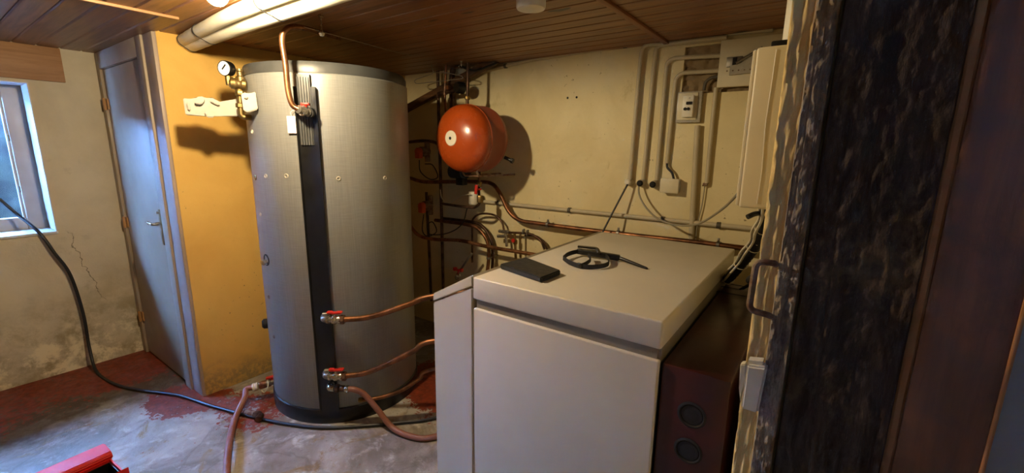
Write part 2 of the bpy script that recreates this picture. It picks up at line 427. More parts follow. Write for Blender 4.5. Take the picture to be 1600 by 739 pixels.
M = dict(
    floor=m_floor(), ceil=m_ceiling(), wleft=m_leftwall(),
    wback=m_backwall('cream_lime_paint', '#cbbb8d', '#dbcda2', '#ae9c68'),
    wochre=m_backwall('ochre_yellow_paint', '#cfa24f', '#dcb25e', '#c49a4a', 0.22),
    wroom=m_backwall('dull_cream_paint', '#b9a57a', '#c8b68c', '#a08d60'),
    plaster=m_backwall('crumbling_plaster_edge', '#c9a866', '#e2c98c', '#9c7840'),
    wdoor=simple('grey_white_gloss_paint', '#a3937e', 0.5, 0, 0.1, 4),
    wframe=simple('pinkish_frame_paint', '#a89686', 0.5, 0, 0.14, 5),
    wwin=simple('white_window_paint', '#cfd0cf', 0.45, 0, 0.1, 6),
    glass=m_glass(), bulb=m_bulb(),
    bank=simple('mossy_bank', '#242a24', 0.95, 0, 0.5, 6, 0.6, 12, hex2='#0d100f'),
    ply=m_wood('header_plywood', '#8d6542', '#a67c55', '#9a7049', 'y', 0.8, 0.6, 0.1),
    batten=m_wood('batten_pine', '#6b3f20', '#8b5730', '#7a4a28', 'y', 1.0, 0.5, 0.1),
    brick=m_backwall('rough_stone_rubble', '#7d6848', '#9a8360', '#4c3d28'),
    post=m_wood('weathered_grey_timber', '#5c5044', '#a3947e', '#9c7c4e', 'z', 1.4, 0.8, 0.8),
    tarred=m_tarred(),
    brownb=m_wood('dark_brown_board', '#643c20', '#7d502f', '#4f3020', 'z', 0.6, 0.55, 0.35),
    filler=m_backwall('orange_filler', '#96602f', '#b57c4a', '#7a4c28'),
    bluegrey=simple('grey_blue_board', '#8f8a86', 0.5, 0, 0.15, 6),
    tank=m_tank(),
    blackpl=simple('black_plastic', '#111111', 0.36, 0, 0.25, 12),
    stripgrey=simple('dark_ribbed_cover', '#4a4b4a', 0.4, 0, 0.15, 14),
    rubber=simple('black_rubber', '#161616', 0.6, 0, 0.3, 20, 0.1),
    copper=simple('dull_copper', '#8f6040', 0.40, 0.8, 0.4, 14, 0.05, 40, hex2='#5c3f2b'),
    copperbr=simple('bright_copper', '#b5825a', 0.32, 0.85, 0.25, 12, hex2='#84593c'),
    darkpipe=simple('tarnished_copper', '#644936', 0.45, 0.65, 0.4, 16, hex2='#3a281d'),
    brass=simple('worn_brass', '#94805a', 0.42, 0.85, 0.35, 22, hex2='#7d6638'),
    chrome=simple('nickel_plated_metal', '#c9c4ba', 0.25, 0.9, 0.2, 20),
    steel=simple('grey_steel', '#8f8a80', 0.42, 0.8, 0.25, 25),
    rust=simple('rusty_iron', '#6d4a33', 0.7, 0.35, 0.4, 30, 0.4, 80, hex2='#8d7a66'),
    redpl=simple('red_plastic', '#c22a1e', 0.4, 0, 0.15, 16),
    orangepl=simple('orange_plastic', '#d2562a', 0.45, 0, 0.15, 16),
    bluepl=simple('dark_blue_paint', '#16273d', 0.45, 0, 0.2, 16),
    vessel=simple('red_orange_enamel', '#a24314', 0.26, 0, 0.12, 5, spec=0.6), vesselback=simple('dusty_red_enamel', '#94492c', 0.5, 0, 0.15, 6),
    white=simple('off_white_plastic', '#d9d3c2', 0.45, 0, 0.08, 9),
    boiler=simple('light_grey_enamel', '#cdc7ba', 0.42, 0, 0.05, 3),
    boilerdark=simple('grey_seam_metal', '#8d8678', 0.45, 0.3, 0.15, 5),
    maroon=simple('dark_red_enamel', '#42140f', 0.38, 0, 0.3, 4, hex2='#2c0c09'),
    foam=simple('white_foam', '#b8b2a5', 0.7, 0, 0.06, 40, 0.15, 90),
    greyjack=simple('pipe_lagging', '#e6dfc8', 0.6, 0, 0.1, 7, 0.2, 14),
    conduit=simple('grey_white_conduit', '#b8ac90', 0.5, 0, 0.12, 8),
    clipdark=simple('dark_grey_clip', '#4c463a', 0.55, 0, 0.2, 20),
    plate=simple('grey_cream_plate', '#cfc4a4', 0.5, 0, 0.1, 5),
    clear=simple('cloudy_plastic', '#a8a294', 0.3, 0, 0.15, 9),
    cabinet=simple('cream_cabinet', '#d8cbaa', 0.5, 0, 0.1, 4),
    paper=simple('pale_pink_card', '#f2dfdc', 0.8, 0, 0.05, 12),
    hose=simple('brown_pink_hose', '#8d5c4c', 0.5, 0, 0.2, 14),
    cable=simple('black_cable', '#1a1b1d', 0.5, 0, 0.25, 20),
    greycable=simple('grey_cable', '#8e8670', 0.5, 0, 0.15, 14),
    whitecable=simple('white_cable', '#d8cfb4', 0.5, 0, 0.12, 14),
    dial=simple('dial_face', '#e4e6ea', 0.3, 0, 0.05, 20),
    dark=simple('dark_hole', '#0d0c0b', 0.8, 0, 0.3, 20),
    leather=simple('black_leather', '#232424', 0.55, 0, 0.2, 30, 0.25, 160),
    toolred=simple('toolbox_red_enamel', '#d0180f', 0.55, 0, 0.12, 8),
    lamp=simple('opal_lamp_plastic', '#d9d2c0', 0.4, 0, 0.06, 8),
    wire=simple('galvanised_wire', '#a49c8c', 0.4, 0.6, 0.2, 30),
    beam=m_wood('brown_brace', '#3a2413', '#6a4727', '#4a3018', 'x', 0.8, 0.6, 0.4),
    tan=simple('tan_tool_handle', '#b98a55', 0.5, 0, 0.2, 20),
)

# ------------------------------------------------------------------ the setting
b = BM(); box(b, -6.0, 2.4, -2.4, 3.2, -0.15, 0); struct('floor', b, M['floor'])

b = BM()   # tongue-and-groove planks running along the boiler room
pw = 0.105; k0 = int(-2.4/pw)-1
for k in range(k0, int(3.2/pw)+1):
    y0 = k*pw; y1 = y0+pw
    vs = [(y0+0.002, 2.216), (y0+0.002, 2.206), (y0+0.008, 2.2), (y1-0.006, 2.2), (y1-0.002, 2.205), (y1-0.002, 2.216)]
    prism(b, [(-4.4, y, z) for y, z in vs], (6.8, 0, 0))
box(b, -4.6, 2.4, -2.4, 3.2, 2.2155, 2.3)
struct('ceiling', b, M['ceil'])

W0, W1, WZ0, WZ1 = -0.62, 0.56, 1.0, 1.965     # window opening
b = BM()
box(b, WL-0.32, WL, -2.4, W0, 0, 2.25); box(b, WL-0.32, WL, W1, WD+0.25, 0, 2.25)
box(b, WL-0.32, WL, W0, W1, 0, WZ0); box(b, WL-0.32, WL, W0, W1, WZ1, 2.25)
struct('wall_left', b, M['wleft'])
b = BM(); box(b, WL-0.02, WY-0.004, WD, WD+0.12, 0, 2.25); struct('wall_door', b, M['wframe'])
b = BM(); box(b, WY-0.2, WY, WD+0.002, 3.0, 0, 2.25, 0.006); struct('wall_ochre', b, M['wochre'])

RX0, RX1, RZ0, RZ1 = -0.735, -0.30, 1.912, 2.165  # chased recess in the back wall
b = BM()
box(b, WY-0.1, RX0, WB, WB+0.3, 0, 2.25); box(b, RX1, WR+0.5, WB, WB+0.3, 0, 2.25)
box(b, RX0, RX1, WB, WB+0.3, 0, RZ0); box(b, RX0, RX1, WB, WB+0.3, RZ1, 2.25)
struct('wall_back', b, M['wback'])
b = BM()
def stone(u, v, eu, ev):
    if eu or ev: return 0
    c = mnoise.voronoi(Vector((u*14, v*16, 0)))[0]
    return min(0.02, 0.035*(c[1]-c[0]))+0.006*mnoise.noise(Vector((u*60, v*60, 3)))
rough(b, ((1, 0, 0), (0, 0, 1), (0, -1, 0)), (RX0-0.01, WB+0.03, RZ0-0.01), 44, 34, RX1-RX0+0.02, RZ1-RZ0+0.02, 0.05, stone)
struct('trim_1', b, M['brick'], 'rough stone rubble bared in a chased hole of the cream back wall')

YP = 0.95   # face of the timber wall
b = BM(); box(b, WR, 2.4, YP+0.03, WB+0.2, 0, 2.25); struct('wall_right', b, M['wback'])
def crumb(u, v, eu, ev): return 0.0035*mnoise.fractal(Vector((u*90, v*22, 5)), 0.7, 2.1, 6)+0.0014*math.sin(u*400+1.5*mnoise.noise(Vector((0, v*3, 2))))
b = BM(); rough(b, ((1, 0, 0), (0, 0, 1), (0, -1, 0)), (WR, YP+0.005, 0), 18, 220, 0.034, 2.2, 0.03, crumb)
for v in b.verts:
    if v.co.x < WR+0.004: v.co.x += 0.005*mnoise.noise(Vector((0, v.co.z*11, 1)))+0.004*mnoise.noise(Vector((0, v.co.z*55, 1)))
struct('trim_2', b, M['plaster'], 'crumbling ochre plaster edge at the end of the right wall')
def grain(amp, sx, sz, seed):
    def f(u, v, eu, ev):
        p = mnoise.fractal(Vector((u*sx, v*sz, seed)), 0.9, 2.2, 5)*amp + amp*0.6*mnoise.noise(Vector((u*sx*3, v*sz*0.4, seed+9)))
        return p - (amp*1.2 if eu else 0)
    return f
def lumps(amp, sx, sz, seed):
    def f(u, v, eu, ev):
        p = mnoise.fractal(Vector((u*sx, v*sz, seed)), 0.75, 2.1, 6)
        crack = max(0.0, 0.12-abs(mnoise.noise(Vector((u*sx*0.7, v*2.2, seed+5)))))*4
        return amp*(p-crack) - (amp*1.2 if eu else 0)
    return f
def board(name, mat, x0, x1, front, label, fn, nu, nv=150):
    bb = BM(); rough(bb, ((1, 0, 0), (0, 0, 1), (0, -1, 0)), (x0, front, 0), nu, nv, x1-x0, 2.2, YP+0.03-front, fn)
    return struct(name, bb, M[mat], label)
board('trim_3', 'post', -0.052, -0.016, YP-0.010, 'narrow weathered grey timber arris beside the plaster edge', lumps(0.0055, 75, 42, 1), 22, 520)
board('trim_4', 'tarred', -0.013, 0.146, YP-0.006, 'broad blackened timber post face with worn pale patches', lumps(0.0045, 34, 22, 4), 56, 320)
board('trim_5', 'filler', 0.146, 0.161, YP+0.002, 'thin orange brown filler strip between the two dark timbers', grain(0.003, 30, 14, 8), 4, 160)
board('trim_6', 'brownb', 0.161, 0.262, YP-0.004, 'dark red brown wooden board right of the blackened post', grain(0.0015, 20, 4, 12), 18)
board('trim_7', 'filler', 0.262, 0.268, YP-0.006, 'thin brown edge strip at the far right of the timber wall', grain(0.001, 20, 9, 15), 3)
board('trim_8', 'bluegrey', 0.268, 0.95, YP-0.003, 'grey blue painted board at the far right edge', grain(0.0008, 10, 3, 18), 8, 40)
# the unseen rest of the cellar around the camera
WX0, WX1, VZ0, VZ1 = 0.9, 1.17, 1.55, 1.8
b = BM()   # with a small window opening added behind the camera for cool fill light
box(b, -4.6, WX0, -2.5, -2.4, 0, 2.25); box(b, WX1, 2.5, -2.5, -2.4, 0, 2.25); box(b, WX0, WX1, -2.5, -2.4, 0, VZ0); box(b, WX0, WX1, -2.5, -2.4, VZ1, 2.25)
struct('wall_front', b, M['wroom'])
b = BM()
for x0, x1, z0, z1 in ((WX0, WX0+0.05, VZ0, VZ1), (WX1-0.05, WX1, VZ0, VZ1), (WX0+0.05, WX1-0.05, VZ0, VZ0+0.05), (WX0+0.05, WX1-0.05, VZ1-0.05, VZ1)): box(b, x0, x1, -2.48, -2.43, z0, z1, 0.006)
struct('added_fill_window', b, M['wwin'])
b = BM(); box(b, 2.4, 2.5, -2.4, 2.8, 0, 2.25); struct('wall_far_right', b, M['wroom'])

# window: deep reveal, white frame, pane
FX = WL-0.235
win = bpy.data.objects.new('window_1', None); COL.objects.link(win); win.location = (FX, (W0+W1)/2, WZ0); win['kind'] = 'structure'
b = BM()
for y0, y1, z0, z1 in ((W0, W0+0.1, WZ0, WZ1), (W1-0.1, W1, WZ0, WZ1), (W0+0.1, W1-0.1, WZ0, WZ0+0.09), (W0+0.1, W1-0.1, WZ1-0.09, WZ1)):
    box(b, FX-0.05, FX, y0, y1, z0, z1, 0.008)
box(b, FX-0.04, FX-0.01, W1-0.114, W1-0.1, WZ0+0.08, WZ1-0.08, 0.004)
part(win, 'window_frame', b, M['wwin'])
b = BM(); box(b, FX-0.03, FX-0.025, W0+0.1, W1-0.1, WZ0+0.09, WZ1-0.09); part(win, 'pane', b, M['glass'])
b = BM(); box(b, FX-0.02, WL+0.012, W0-0.005, W1+0.004, WZ0-0.012, WZ0+0.006, 0.004); part(win, 'window_sill', b, M['wwin'])
b = BM(); box(b, FX, WL+0.001, W1-0.004, W1+0.002, WZ0, WZ1); box(b, FX, WL+0.001, W0-0.002, W0+0.004, WZ0, WZ1); box(b, FX, WL+0.001, W0, W1, WZ1-0.004, WZ1+0.002)
part(win, 'reveal_lining', b, M['wwin'])
b = BM()
for z in (1.28, 1.62): cyl(b, (FX+0.004, W1-0.106, z-0.02), (FX+0.004, W1-0.106, z+0.02), 0.006, 10)
part(win, 'hinge', b, M['steel'])
# light well outside
b = BM()
def bankf(u, v, eu, ev): return 0.12*mnoise.fractal(Vector((u*2.2, v*2.2, 2)), 0.8, 2.1, 4)
rough(b, ((0, 1, 0), (0.25, 0, 0.968), (0.968, 0, -0.25)), (-5.75, -3.0, 0.2), 40, 24, 6.0, 1.78, 0.4, bankf)
for v in b.verts: pass
struct('trim_9', b, M['bank'], 'dark mossy bank outside the window')
b = BM(); box(b, -5.02, WL-0.321, -3.0, 2.5, 2.12, 2.3); struct('trim_13', b, M['wwin'], 'unseen overhang added above the window to limit the sky light')  # unseen overhang, added to cut steep sky light and edge the floor patch
b = BM(); box(b, WL-0.006, WL+0.018, -0.9, 0.735, 1.985, 2.198, 0.003)
struct('trim_10', b, M['ply'], 'flat brown board fixed over the window like a header')

# door in the corner
dr = bpy.data.objects.new('door_1', None); COL.objects.link(dr); dr.location = (-3.72, WD, 0); dr['kind'] = 'structure'
b = BM(); box(b, -4.125, -3.335, WD-0.012, WD+0.01, 0.012, 2.085, 0.004); part(dr, 'door_leaf', b, M['wdoor'])
b = BM()
box(b, -4.195, -4.13, WD-0.028, WD+0.01, 0, 2.198, 0.004); box(b, -3.33, -3.235, WD-0.028, WD+0.01, 0, 2.198, 0.004)
box(b, -4.13, -3.33, WD-0.028, WD+0.01, 2.09, 2.198, 0.004)
part(dr, 'door_frame', b, M['wdoor'])
b = BM(); box(b, -3.233, -3.085, WD-0.016, WD+0.01, 0, 2.198, 0.003); part(dr, 'architrave', b, M['wframe'])
for z in (0.3, 1.03, 1.86):
    b = BM(); cyl(b, (-4.128, WD-0.03, z-0.04), (-4.128, WD-0.03, z+0.04), 0.009, 12); box(b, -4.126, -4.10, WD-0.02, WD-0.01, z-0.035, z+0.035); part(dr, 'hinge', b, M['tan'])
b = BM(); box(b, -3.415, -3.375, WD-0.018, WD-0.01, 0.96, 1.19, 0.004)
lock = part(dr, 'lock_plate', b, M['brass'])
b = BM(); cyl(b, (-3.395, WD-0.018, 1.1), (-3.395, WD-0.06, 1.1), 0.010, 14)
tube(b, smooth([(-3.395, WD-0.058, 1.1), (-3.43, WD-0.062, 1.1), (-3.48, WD-0.06, 1.103), (-3.52, WD-0.05, 1.098)]), 0.009, 12)
part(lock, 'door_handle', b, M['chrome'])
b = BM(); cyl(b, (-3.395, WD-0.018, 1.17), (-3.395, WD-0.03, 1.17), 0.009, 14); part(lock, 'key_rose', b, M['chrome'])

# ceiling battens
b = BM(); box(b, -0.845, -0.815, -0.2, WB-0.02, 2.185, 2.2, 0.003); struct('trim_11', b, M['batten'], 'thin dark batten across the ceiling planks')
b = BM(); box(b, -2.665, -2.645, -0.2, 0.905, 2.187, 2.2, 0.003); struct('trim_12', b, M['ply'], 'thin light batten across the ceiling near the door')

# ------------------------------------------------------------------ hot water tank
tank = thing('water_tank', 'tall grey cylindrical water tank with black strip standing on the floor', 'water tank', (TC.x, TC.y, 0))
b = BM(); lathe(b, [(0.0, 0.05), (0.444, 0.05), (TR, 0.06), (TR, 1.95), (0.444, 1.957), (0.0, 1.957)], (TC.x, TC.y, 0), (0, 0, 1), 128)
body = part(tank, 'body', b, M['tank'])
b = BM(); lathe(b, [(0, 0), (0.455, 0), (0.457, 0.01), (0.457, 0.088), (0.452, 0.094), (0.44, 0.094)], (TC.x, TC.y, 0), (0, 0, 1), 128); part(tank, 'base_ring', b, M['blackpl'])
b = BM(); lathe(b, [(0.42, 1.95), (0.448, 1.958), (0.449, 1.99), (0.438, 2.012), (0.40, 2.02), (0, 2.02)], (TC.x-0.006, TC.y, 0), (0, 0, 1), 96); part(tank, 'lid', b, M['stripgrey'])
A0, A1 = -53.8, -40.8
b = BM(); patch(b, A0, A1, 0.085, 1.885, TR-0.01, TR+0.014); patch(b, A1-1.6, A1, 0.085, 1.885, TR+0.01, TR+0.026, 3)
patch(b, A0, A0+0.9, 0.085, 1.885, TR+0.01, TR+0.02, 3)
strip = part(tank, 'cover_strip', b, M['blackpl'], 'long black cover strip')
b = BM()
for i in range(5): patch(b, A0+2.4+i*1.5, A0+3.4+i*1.5, 1.60, 1.93, TR-0.01, TR+0.024, 2)
patch(b, A0+2.0, A0+10.0, 1.60, 1.945, TR-0.01, TR+0.018, 6)
part(tank, 'ribbed_duct', b, M['stripgrey'], 'short grey ribbed duct above the strip')
b = BM()
a = math.radians(-56.5); lp = Vector((TC.x+math.cos(a)*(TR+0.012), TC.y+math.sin(a)*(TR+0.012), 1.70))
tx = Vector((-math.sin(a), math.cos(a), 0)); nx = Vector((math.cos(a), math.sin(a), 0))
obox(b, lp, tx, nx, (0, 0, 1), 0.026, 0.0012, 0.042)
tube(b, smooth([lp+Vector((0, 0, 0.04)), lp+Vector((0, 0, 0.062))+nx*0.004, lp+Vector((0, 0, 0.08))+tx*0.03]), 0.0015, 6)
part(tank, 'tag', b, M['paper'], 'pale pink card tag')
def port(px, py, r, kind):
    p = P(px, py, tank=TR-0.002); n = Vector((p.x-TC.x, p.y-TC.y, 0)).normalized()
    bb = BM(); lathe(bb, [(r, 0), (r*1.05, 0.004), (r*0.75, 0.006), (r*0.6, 0.002), (0, 0.001)], p, n, 18)
    o = part(tank, 'sensor_port', bb, M[kind]); return o
for q in ((395, 206, 0.011, 'white'), (416, 275, 0.012, 'foam'), (448, 275, 0.012, 'foam'), (529, 279, 0.011, 'foam'), (601, 278, 0.011, 'foam'), (408, 335, 0.011, 'foam'), (400, 277, 0.016, 'brass'), (421, 464, 0.012, 'steel'), (429, 526, 0.011, 'steel')): port(*q)
p = P(417, 406, tank=TR-0.002); n_ = Vector((p.x-TC.x, p.y-TC.y, 0)).normalized()
b = BM(); lathe(b, [(0.034, 0), (0.034, 0.004), (0.026, 0.005), (0.026, 0.001), (0, 0.001)], p, n_, 24); fl = part(tank, 'flange', b, M['dark'])
b = BM(); lathe(b, [(0.0, 0.03), (0.012, 0.03), (0.017, 0.024), (0.017, 0.0), (0, 0)], p+Vector((0, 0, -0.012)), n_, 6); part(fl, 'plug', b, M['chrome'])
b = BM()
a = math.radians(-116); hp = Vector((TC.x+math.cos(a)*TR, TC.y+math.sin(a)*TR, 0.52)); lathe(b, [(0, -0.01), (0.03, -0.01), (0.03, 0.02), (0.02, 0.03), (0, 0.03)], hp, (math.cos(a), math.sin(a), 0), 16); part(tank, 'side_socket', b, M['dark'])

# valves on the black strip, with their pipes
def tdir(deg): a_ = math.radians(deg); return Vector((math.cos(a_), math.sin(a_), 0))
def tpt(deg, r, z): d = tdir(deg); return Vector((TC.x+d.x*r, TC.y+d.y*r, z))
SA = -47.0
SN = tdir(SA); ST = Vector((-SN.y, SN.x, 0))   # outward and towards the right along the jacket
HX = -1.306   # left face of the boiler hood
def pipe_plane(px, py, s, e):
    d = Vector((e.x-s.x, e.y-s.y, 0)); n = Vector((-d.y, d.x, 0)).normalized()
    return P(px, py, pl=(s, n))
def valve_set(px0, py0, label_v, label_p, pts, end, dn=0.065):
    s = P(px0, py0, tank=TR+dn); z = s.z
    root = Vector((s.x, s.y, z))-SN*(dn+0.005)
    pts3 = [pipe_plane(x, y, s, end) for x, y in pts]
    d = (pts3[0]-s); d.z *= 0.3; d.normalize()
    v = thing('ball_valve', label_v, 'valve', root, 'red handled ball valves on the tank strip')
    bb = BM(); tube(bb, fillet([root, root+SN*dn, s+d*0.025], 0.03), 0.018, 16); nut(bb, root+SN*0.03, SN, 0.026, 0.02); part(v, 'elbow', bb, M['steel'])
    bb = BM(); a_, b_ = s+d*0.02, s+d*0.095
    lathe(bb, [(0, 0), (0.022, 0), (0.024, 0.012), (0.018, 0.016), (0.019, 0.024), (0.026, 0.034), (0.026, 0.048), (0.019, 0.056), (0.018, 0.062), (0.024, 0.066), (0.023, 0.078), (0, 0.078)], a_, d, 20)
    cyl(bb, a_+d*0.04, a_+d*0.04+Vector((0, 0, 0.034)), 0.009, 14); part(v, 'valve_body', bb, M['chrome'])
    bb = BM(); c_ = a_+d*0.044+Vector((0, 0, 0.038)); sd = d.cross(Vector((0, 0, 1))).normalized()
    obox(bb, c_, d, sd, (0, 0, 1), 0.036, 0.011, 0.006, 0.004)
    obox(bb, c_+d*0.026+Vector((0, 0, 0.004)), d, sd, (0, 0, 1), 0.016, 0.013, 0.005, 0.004); obox(bb, c_-d*0.026+Vector((0, 0, 0.004)), d, sd, (0, 0, 1), 0.014, 0.013, 0.005, 0.004)
    part(v, 'handle', bb, M['redpl'], 'red butterfly handle')
    st = s+d*0.1
    pp = thing('copper_pipe', label_p, 'pipe', st)
    bb = BM(); path = smooth([st]+pts3[1:]+[end], 8); tube(bb, path, 0.0155, 14); part(pp, 'pipe', bb, M['copper'])
    bb = BM(); nut(bb, st+d*0.004, d, 0.026, 0.026); part(pp, 'compression_nut', bb, M['darkpipe'])
    return pp
valve_set(505, 499, 'red handled ball valve higher up on the black tank strip', 'upper copper pipe bending from the tank to the boiler side', [(540, 499), (568, 497), (600, 489), (640, 475), (676, 463)], Vector((HX+0.0, 1.80, 0.87)))
valve_set(508, 588, 'red handled ball valve near the foot of the black tank strip', 'lower copper pipe bending from the tank to the boiler side', [(540, 588), (570, 583), (605, 569), (645, 549), (676, 533)], Vector((HX+0.0, 1.85, 0.585)))
# hose tail below the lower valve
s = P(515, 606, tank=TR+0.05); d = (P(540, 606, tank=TR+0.08)-s).normalized(); d.z = 0; d.normalize()
hv = thing('hose_coupling', 'brass hose coupling below the lower ball valve on the tank', 'coupling', s-SN*0.055)
b = BM(); tube(b, fillet([s-SN*0.055, s, s+d*0.03], 0.02), 0.02, 16); part(hv, 'elbow', b, M['chrome'])
b = BM(); nut(b, s+d*0.045, d, 0.024, 0.022, 8); nut(b, s+d*0.075, d, 0.018, 0.03, 12); part(hv, 'nut', b, M['darkpipe'])
b = BM(); lathe(b, [(0, 0), (0.019, 0), (0.021, 0.005), (0.019, 0.011), (0.021, 0.016), (0.019, 0.022), (0, 0.022)], s+d*0.092, d, 16); part(hv, 'hose_clamp', b, M['chrome'])
e0 = s+d*0.1
b = BM(); tube(b, smooth([e0, e0+d*0.05+Vector((0, 0, -0.004)), P(570, 617, pl=(e0, SN)), P(590, 640, pl=(e0+SN*0.02, SN)), P(612, 667, pl=(e0+SN*0.06, SN)), P(640, 681, Z=0.02), P(676, 683, Z=0.018), Vector((-1.50, 1.75, 0.018)), Vector((-1.52, 2.1, 0.018))], 8), 0.0165, 14)
single('hose', b, M['hose'], 'brown rubber hose looping from the tank foot towards the boiler', 'hose', e0)
# open ended thin pipe
s = P(562, 625, tank=TR+0.09); e = Vector((HX, 1.95, 0.42))
pp = thing('copper_pipe', 'thin copper pipe with an open end low in front of the tank', 'pipe', s)
b = BM(); tube(b, smooth([s, pipe_plane(590, 622, s, e), pipe_plane(625, 611, s, e), pipe_plane(655, 592, s, e), pipe_plane(676, 577, s, e), e], 8), 0.0115, 12); part(pp, 'pipe', b, M['copper'])
b = BM(); d = (pipe_plane(590, 622, s, e)-s).normalized(); nut(b, s+d*0.006, d, 0.0145, 0.022, 10); part(pp, 'open_nut', b, M['brass'])

# drain cock and hose on the left
s = tpt(-118, TR, 0.215); d = Vector((-0.35, -0.93, -0.1)).normalized()
s = P(432, 595, pl=(tpt(-118, TR, 0), Vector((0.6, -0.8, 0)).normalized())); s = Vector((s.x, s.y, s.z))
q2 = P(400, 604, pl=(s, Vector((0.85, -0.52, 0)).normalized())); d = (q2-s).normalized()
dc = thing('drain_cock', 'red handled drain cock with hose at the tank left foot', 'valve', s)
b = BM(); lathe(b, [(0, -0.03), (0.024, -0.03), (0.026, 0.0), (0.018, 0.01), (0.018, 0.03), (0.024, 0.034), (0.024, 0.055), (0, 0.055)], s, d, 16); part(dc, 'valve_body', b, M['steel'])
b = BM(); obox(b, s+d*0.024+Vector((0, 0, 0.036)), d, d.cross(Vector((0, 0, 1))), (0, 0, 1), 0.034, 0.011, 0.007, 0.004); cyl(b, s+d*0.024, s+d*0.024+Vector((0, 0, 0.034)), 0.008, 10); part(dc, 'handle', b, M['redpl'])
b = BM(); nut(b, s+d*0.075, d, 0.024, 0.045, 12); part(dc, 'swivel_nut', b, M['copper'])
b = BM(); lathe(b, [(0, 0), (0.023, 0), (0.026, 0.006), (0.023, 0.014), (0.026, 0.022), (0.023, 0.03), (0, 0.03)], s+d*0.105, d, 16); part(dc, 'hose_clamp', b, M['whitecable'])
b = BM(); tube(b, smooth([s+d*0.05+Vector((0, 0, 0.028)), s+d*0.03+SN*0.05, s+d*0.055+SN*0.045+Vector((0, 0, -0.035)), s+d*0.095+Vector((0, 0, -0.022))], 6), 0.003, 8); part(dc, 'retaining_strap', b, M['whitecable'])
h0 = s+d*0.12; hn = Vector((0.72, -0.69, 0)).normalized()
b = BM(); tube(b, smooth([h0, h0+d*0.05, P(382, 622, Z=h0.z-0.03), P(367, 655, Z=h0.z-0.09), P(357, 700, Z=0.05), P(354, 745, Z=0.02), P(352, 800, Z=0.018)], 8), 0.0175, 14)
single('hose', b, M['hose'], 'brown rubber hose arching from the left drain cock onto the floor', 'hose', h0)

# fitting lying on the floor
p = P(398, 647, Z=0.022); d = Vector((0.55, 0.2, 0)).normalized()
ft = thing('pipe_fitting', 'rusty threaded pipe fitting lying on the floor by the tank', 'pipe fitting', (p.x, p.y, 0))
b = BM(); lathe(b, [(0, -0.065), (0.016, -0.065), (0.018, -0.06), (0.016, -0.05), (0.018, -0.045), (0.016, -0.035), (0.019, -0.03), (0.019, 0.0), (0, 0)], p, d, 14); part(ft, 'threaded_end', b, M['rust'])
b = BM(); nut(b, p+d*0.02, d, 0.0225, 0.04, 6); tube(b, [p+d*0.045, p+d*0.045+Vector((0.03, -0.03, 0.0))], 0.019, 12); part(ft, 'elbow', b, M['darkpipe'])

# top pipe bending over the tank
s = P(486, 177, tank=TR+0.012); z0 = s.z
q1 = P(470, 172, tank=TR+0.09)
tp = thing('copper_pipe', 'bright copper pipe arching over the top of the tank', 'pipe', s)
pn = SN
b = BM()
path = [q1, P(457, 164, pl=(q1, pn)), P(450, 140, pl=(q1, pn)), P(446, 100, pl=(q1, pn)), P(441, 65, pl=(q1, pn)), P(444, 50, pl=(q1, pn)), P(456, 42, pl=(q1-pn*0.02, pn)), P(475, 44, pl=(q1-pn*0.09, pn)), P(500, 51, pl=(q1-pn*0.26, pn)), P(530, 60, pl=(q1-pn*0.48, pn))]
tube(b, smooth(path, 7), 0.0135, 14); part(tp, 'pipe', b, M['copperbr'])
b = BM(); cyl(b, s-SN*0.03, s+SN*0.05, 0.026, 20); part(tp, 'socket', b, M['dark'])
d = (q1-(s+SN*0.04)).normalized()
b = BM(); lathe(b, [(0, -0.03), (0.02, -0.03), (0.024, -0.02), (0.018, -0.012), (0.024, 0.0), (0.026, 0.012), (0.02, 0.022), (0.02, 0.034), (0, 0.036)], q1-d*0.02, d, 18); part(tp, 'union_nut', b, M['chrome'])
b = BM(); obox(b, q1+Vector((0, 0, 0.036))-d*0.03, ST, SN, (0, 0, 1), 0.02, 0.012, 0.006, 0.003); cyl(b, q1-d*0.03, q1-d*0.03+Vector((0, 0, 0.034)), 0.008, 10); part(tp, 'handle', b, M['redpl'], 'red valve handle')

# safety group at the left of the tank
tl = Vector((-2.80, 1.262, 0)); tn = Vector((tl.x, tl.y, 0)).normalized()*-1
def T_(x, y, off=0.0): return P(x, y, pl=(tl+tn*(off+0.30), tn))
sg = thing('safety_valve', 'brass safety valve group with pressure gauge beside the tank top', 'safety valve', T_(378, 184))
b = BM(); tube(b, fillet([T_(397, 184), T_(377, 183), T_(374, 140)], 0.02), 0.0155, 18); nut(b, T_(375, 165), T_(374, 140)-T_(376, 180), 0.022, 0.022, 8); nut(b, T_(375, 146), T_(374, 140)-T_(376, 180), 0.025, 0.028, 8); part(sg, 'riser', b, M['brass'])
b = BM(); c0 = T_(369, 131); c1 = T_(386, 133); ax = (c1-c0).normalized()
lathe(b, [(0, -0.034), (0.018, -0.034), (0.028, -0.026), (0.031, -0.006), (0.023, 0.006), (0.024, 0.016), (0.030, 0.024), (0.030, 0.04), (0.018, 0.046), (0, 0.046)], T_(370, 131), ax, 20); part(sg, 'valve_body', b, M['brass'])
b = BM(); nut(b, T_(357, 126), (0, 0, 1), 0.015, 0.045, 8); cyl(b, T_(356, 124), T_(354, 112), 0.008, 12); cyl(b, T_(366, 126), T_(366, 121), 0.015, 14); part(sg, 'gauge_stem', b, M['brass'])
b = BM(); lathe(b, [(0, 0), (0.022, 0), (0.022, 0.02), (0.014, 0.026), (0.014, 0.045), (0.018, 0.05), (0.018, 0.06), (0, 0.062)], T_(376, 127), (0, 0, 1), 12); part(sg, 'vent_cap', b, M['brass'])
gd = Vector((0.45, -0.88, -0.05)).normalized(); gc = T_(353, 107)
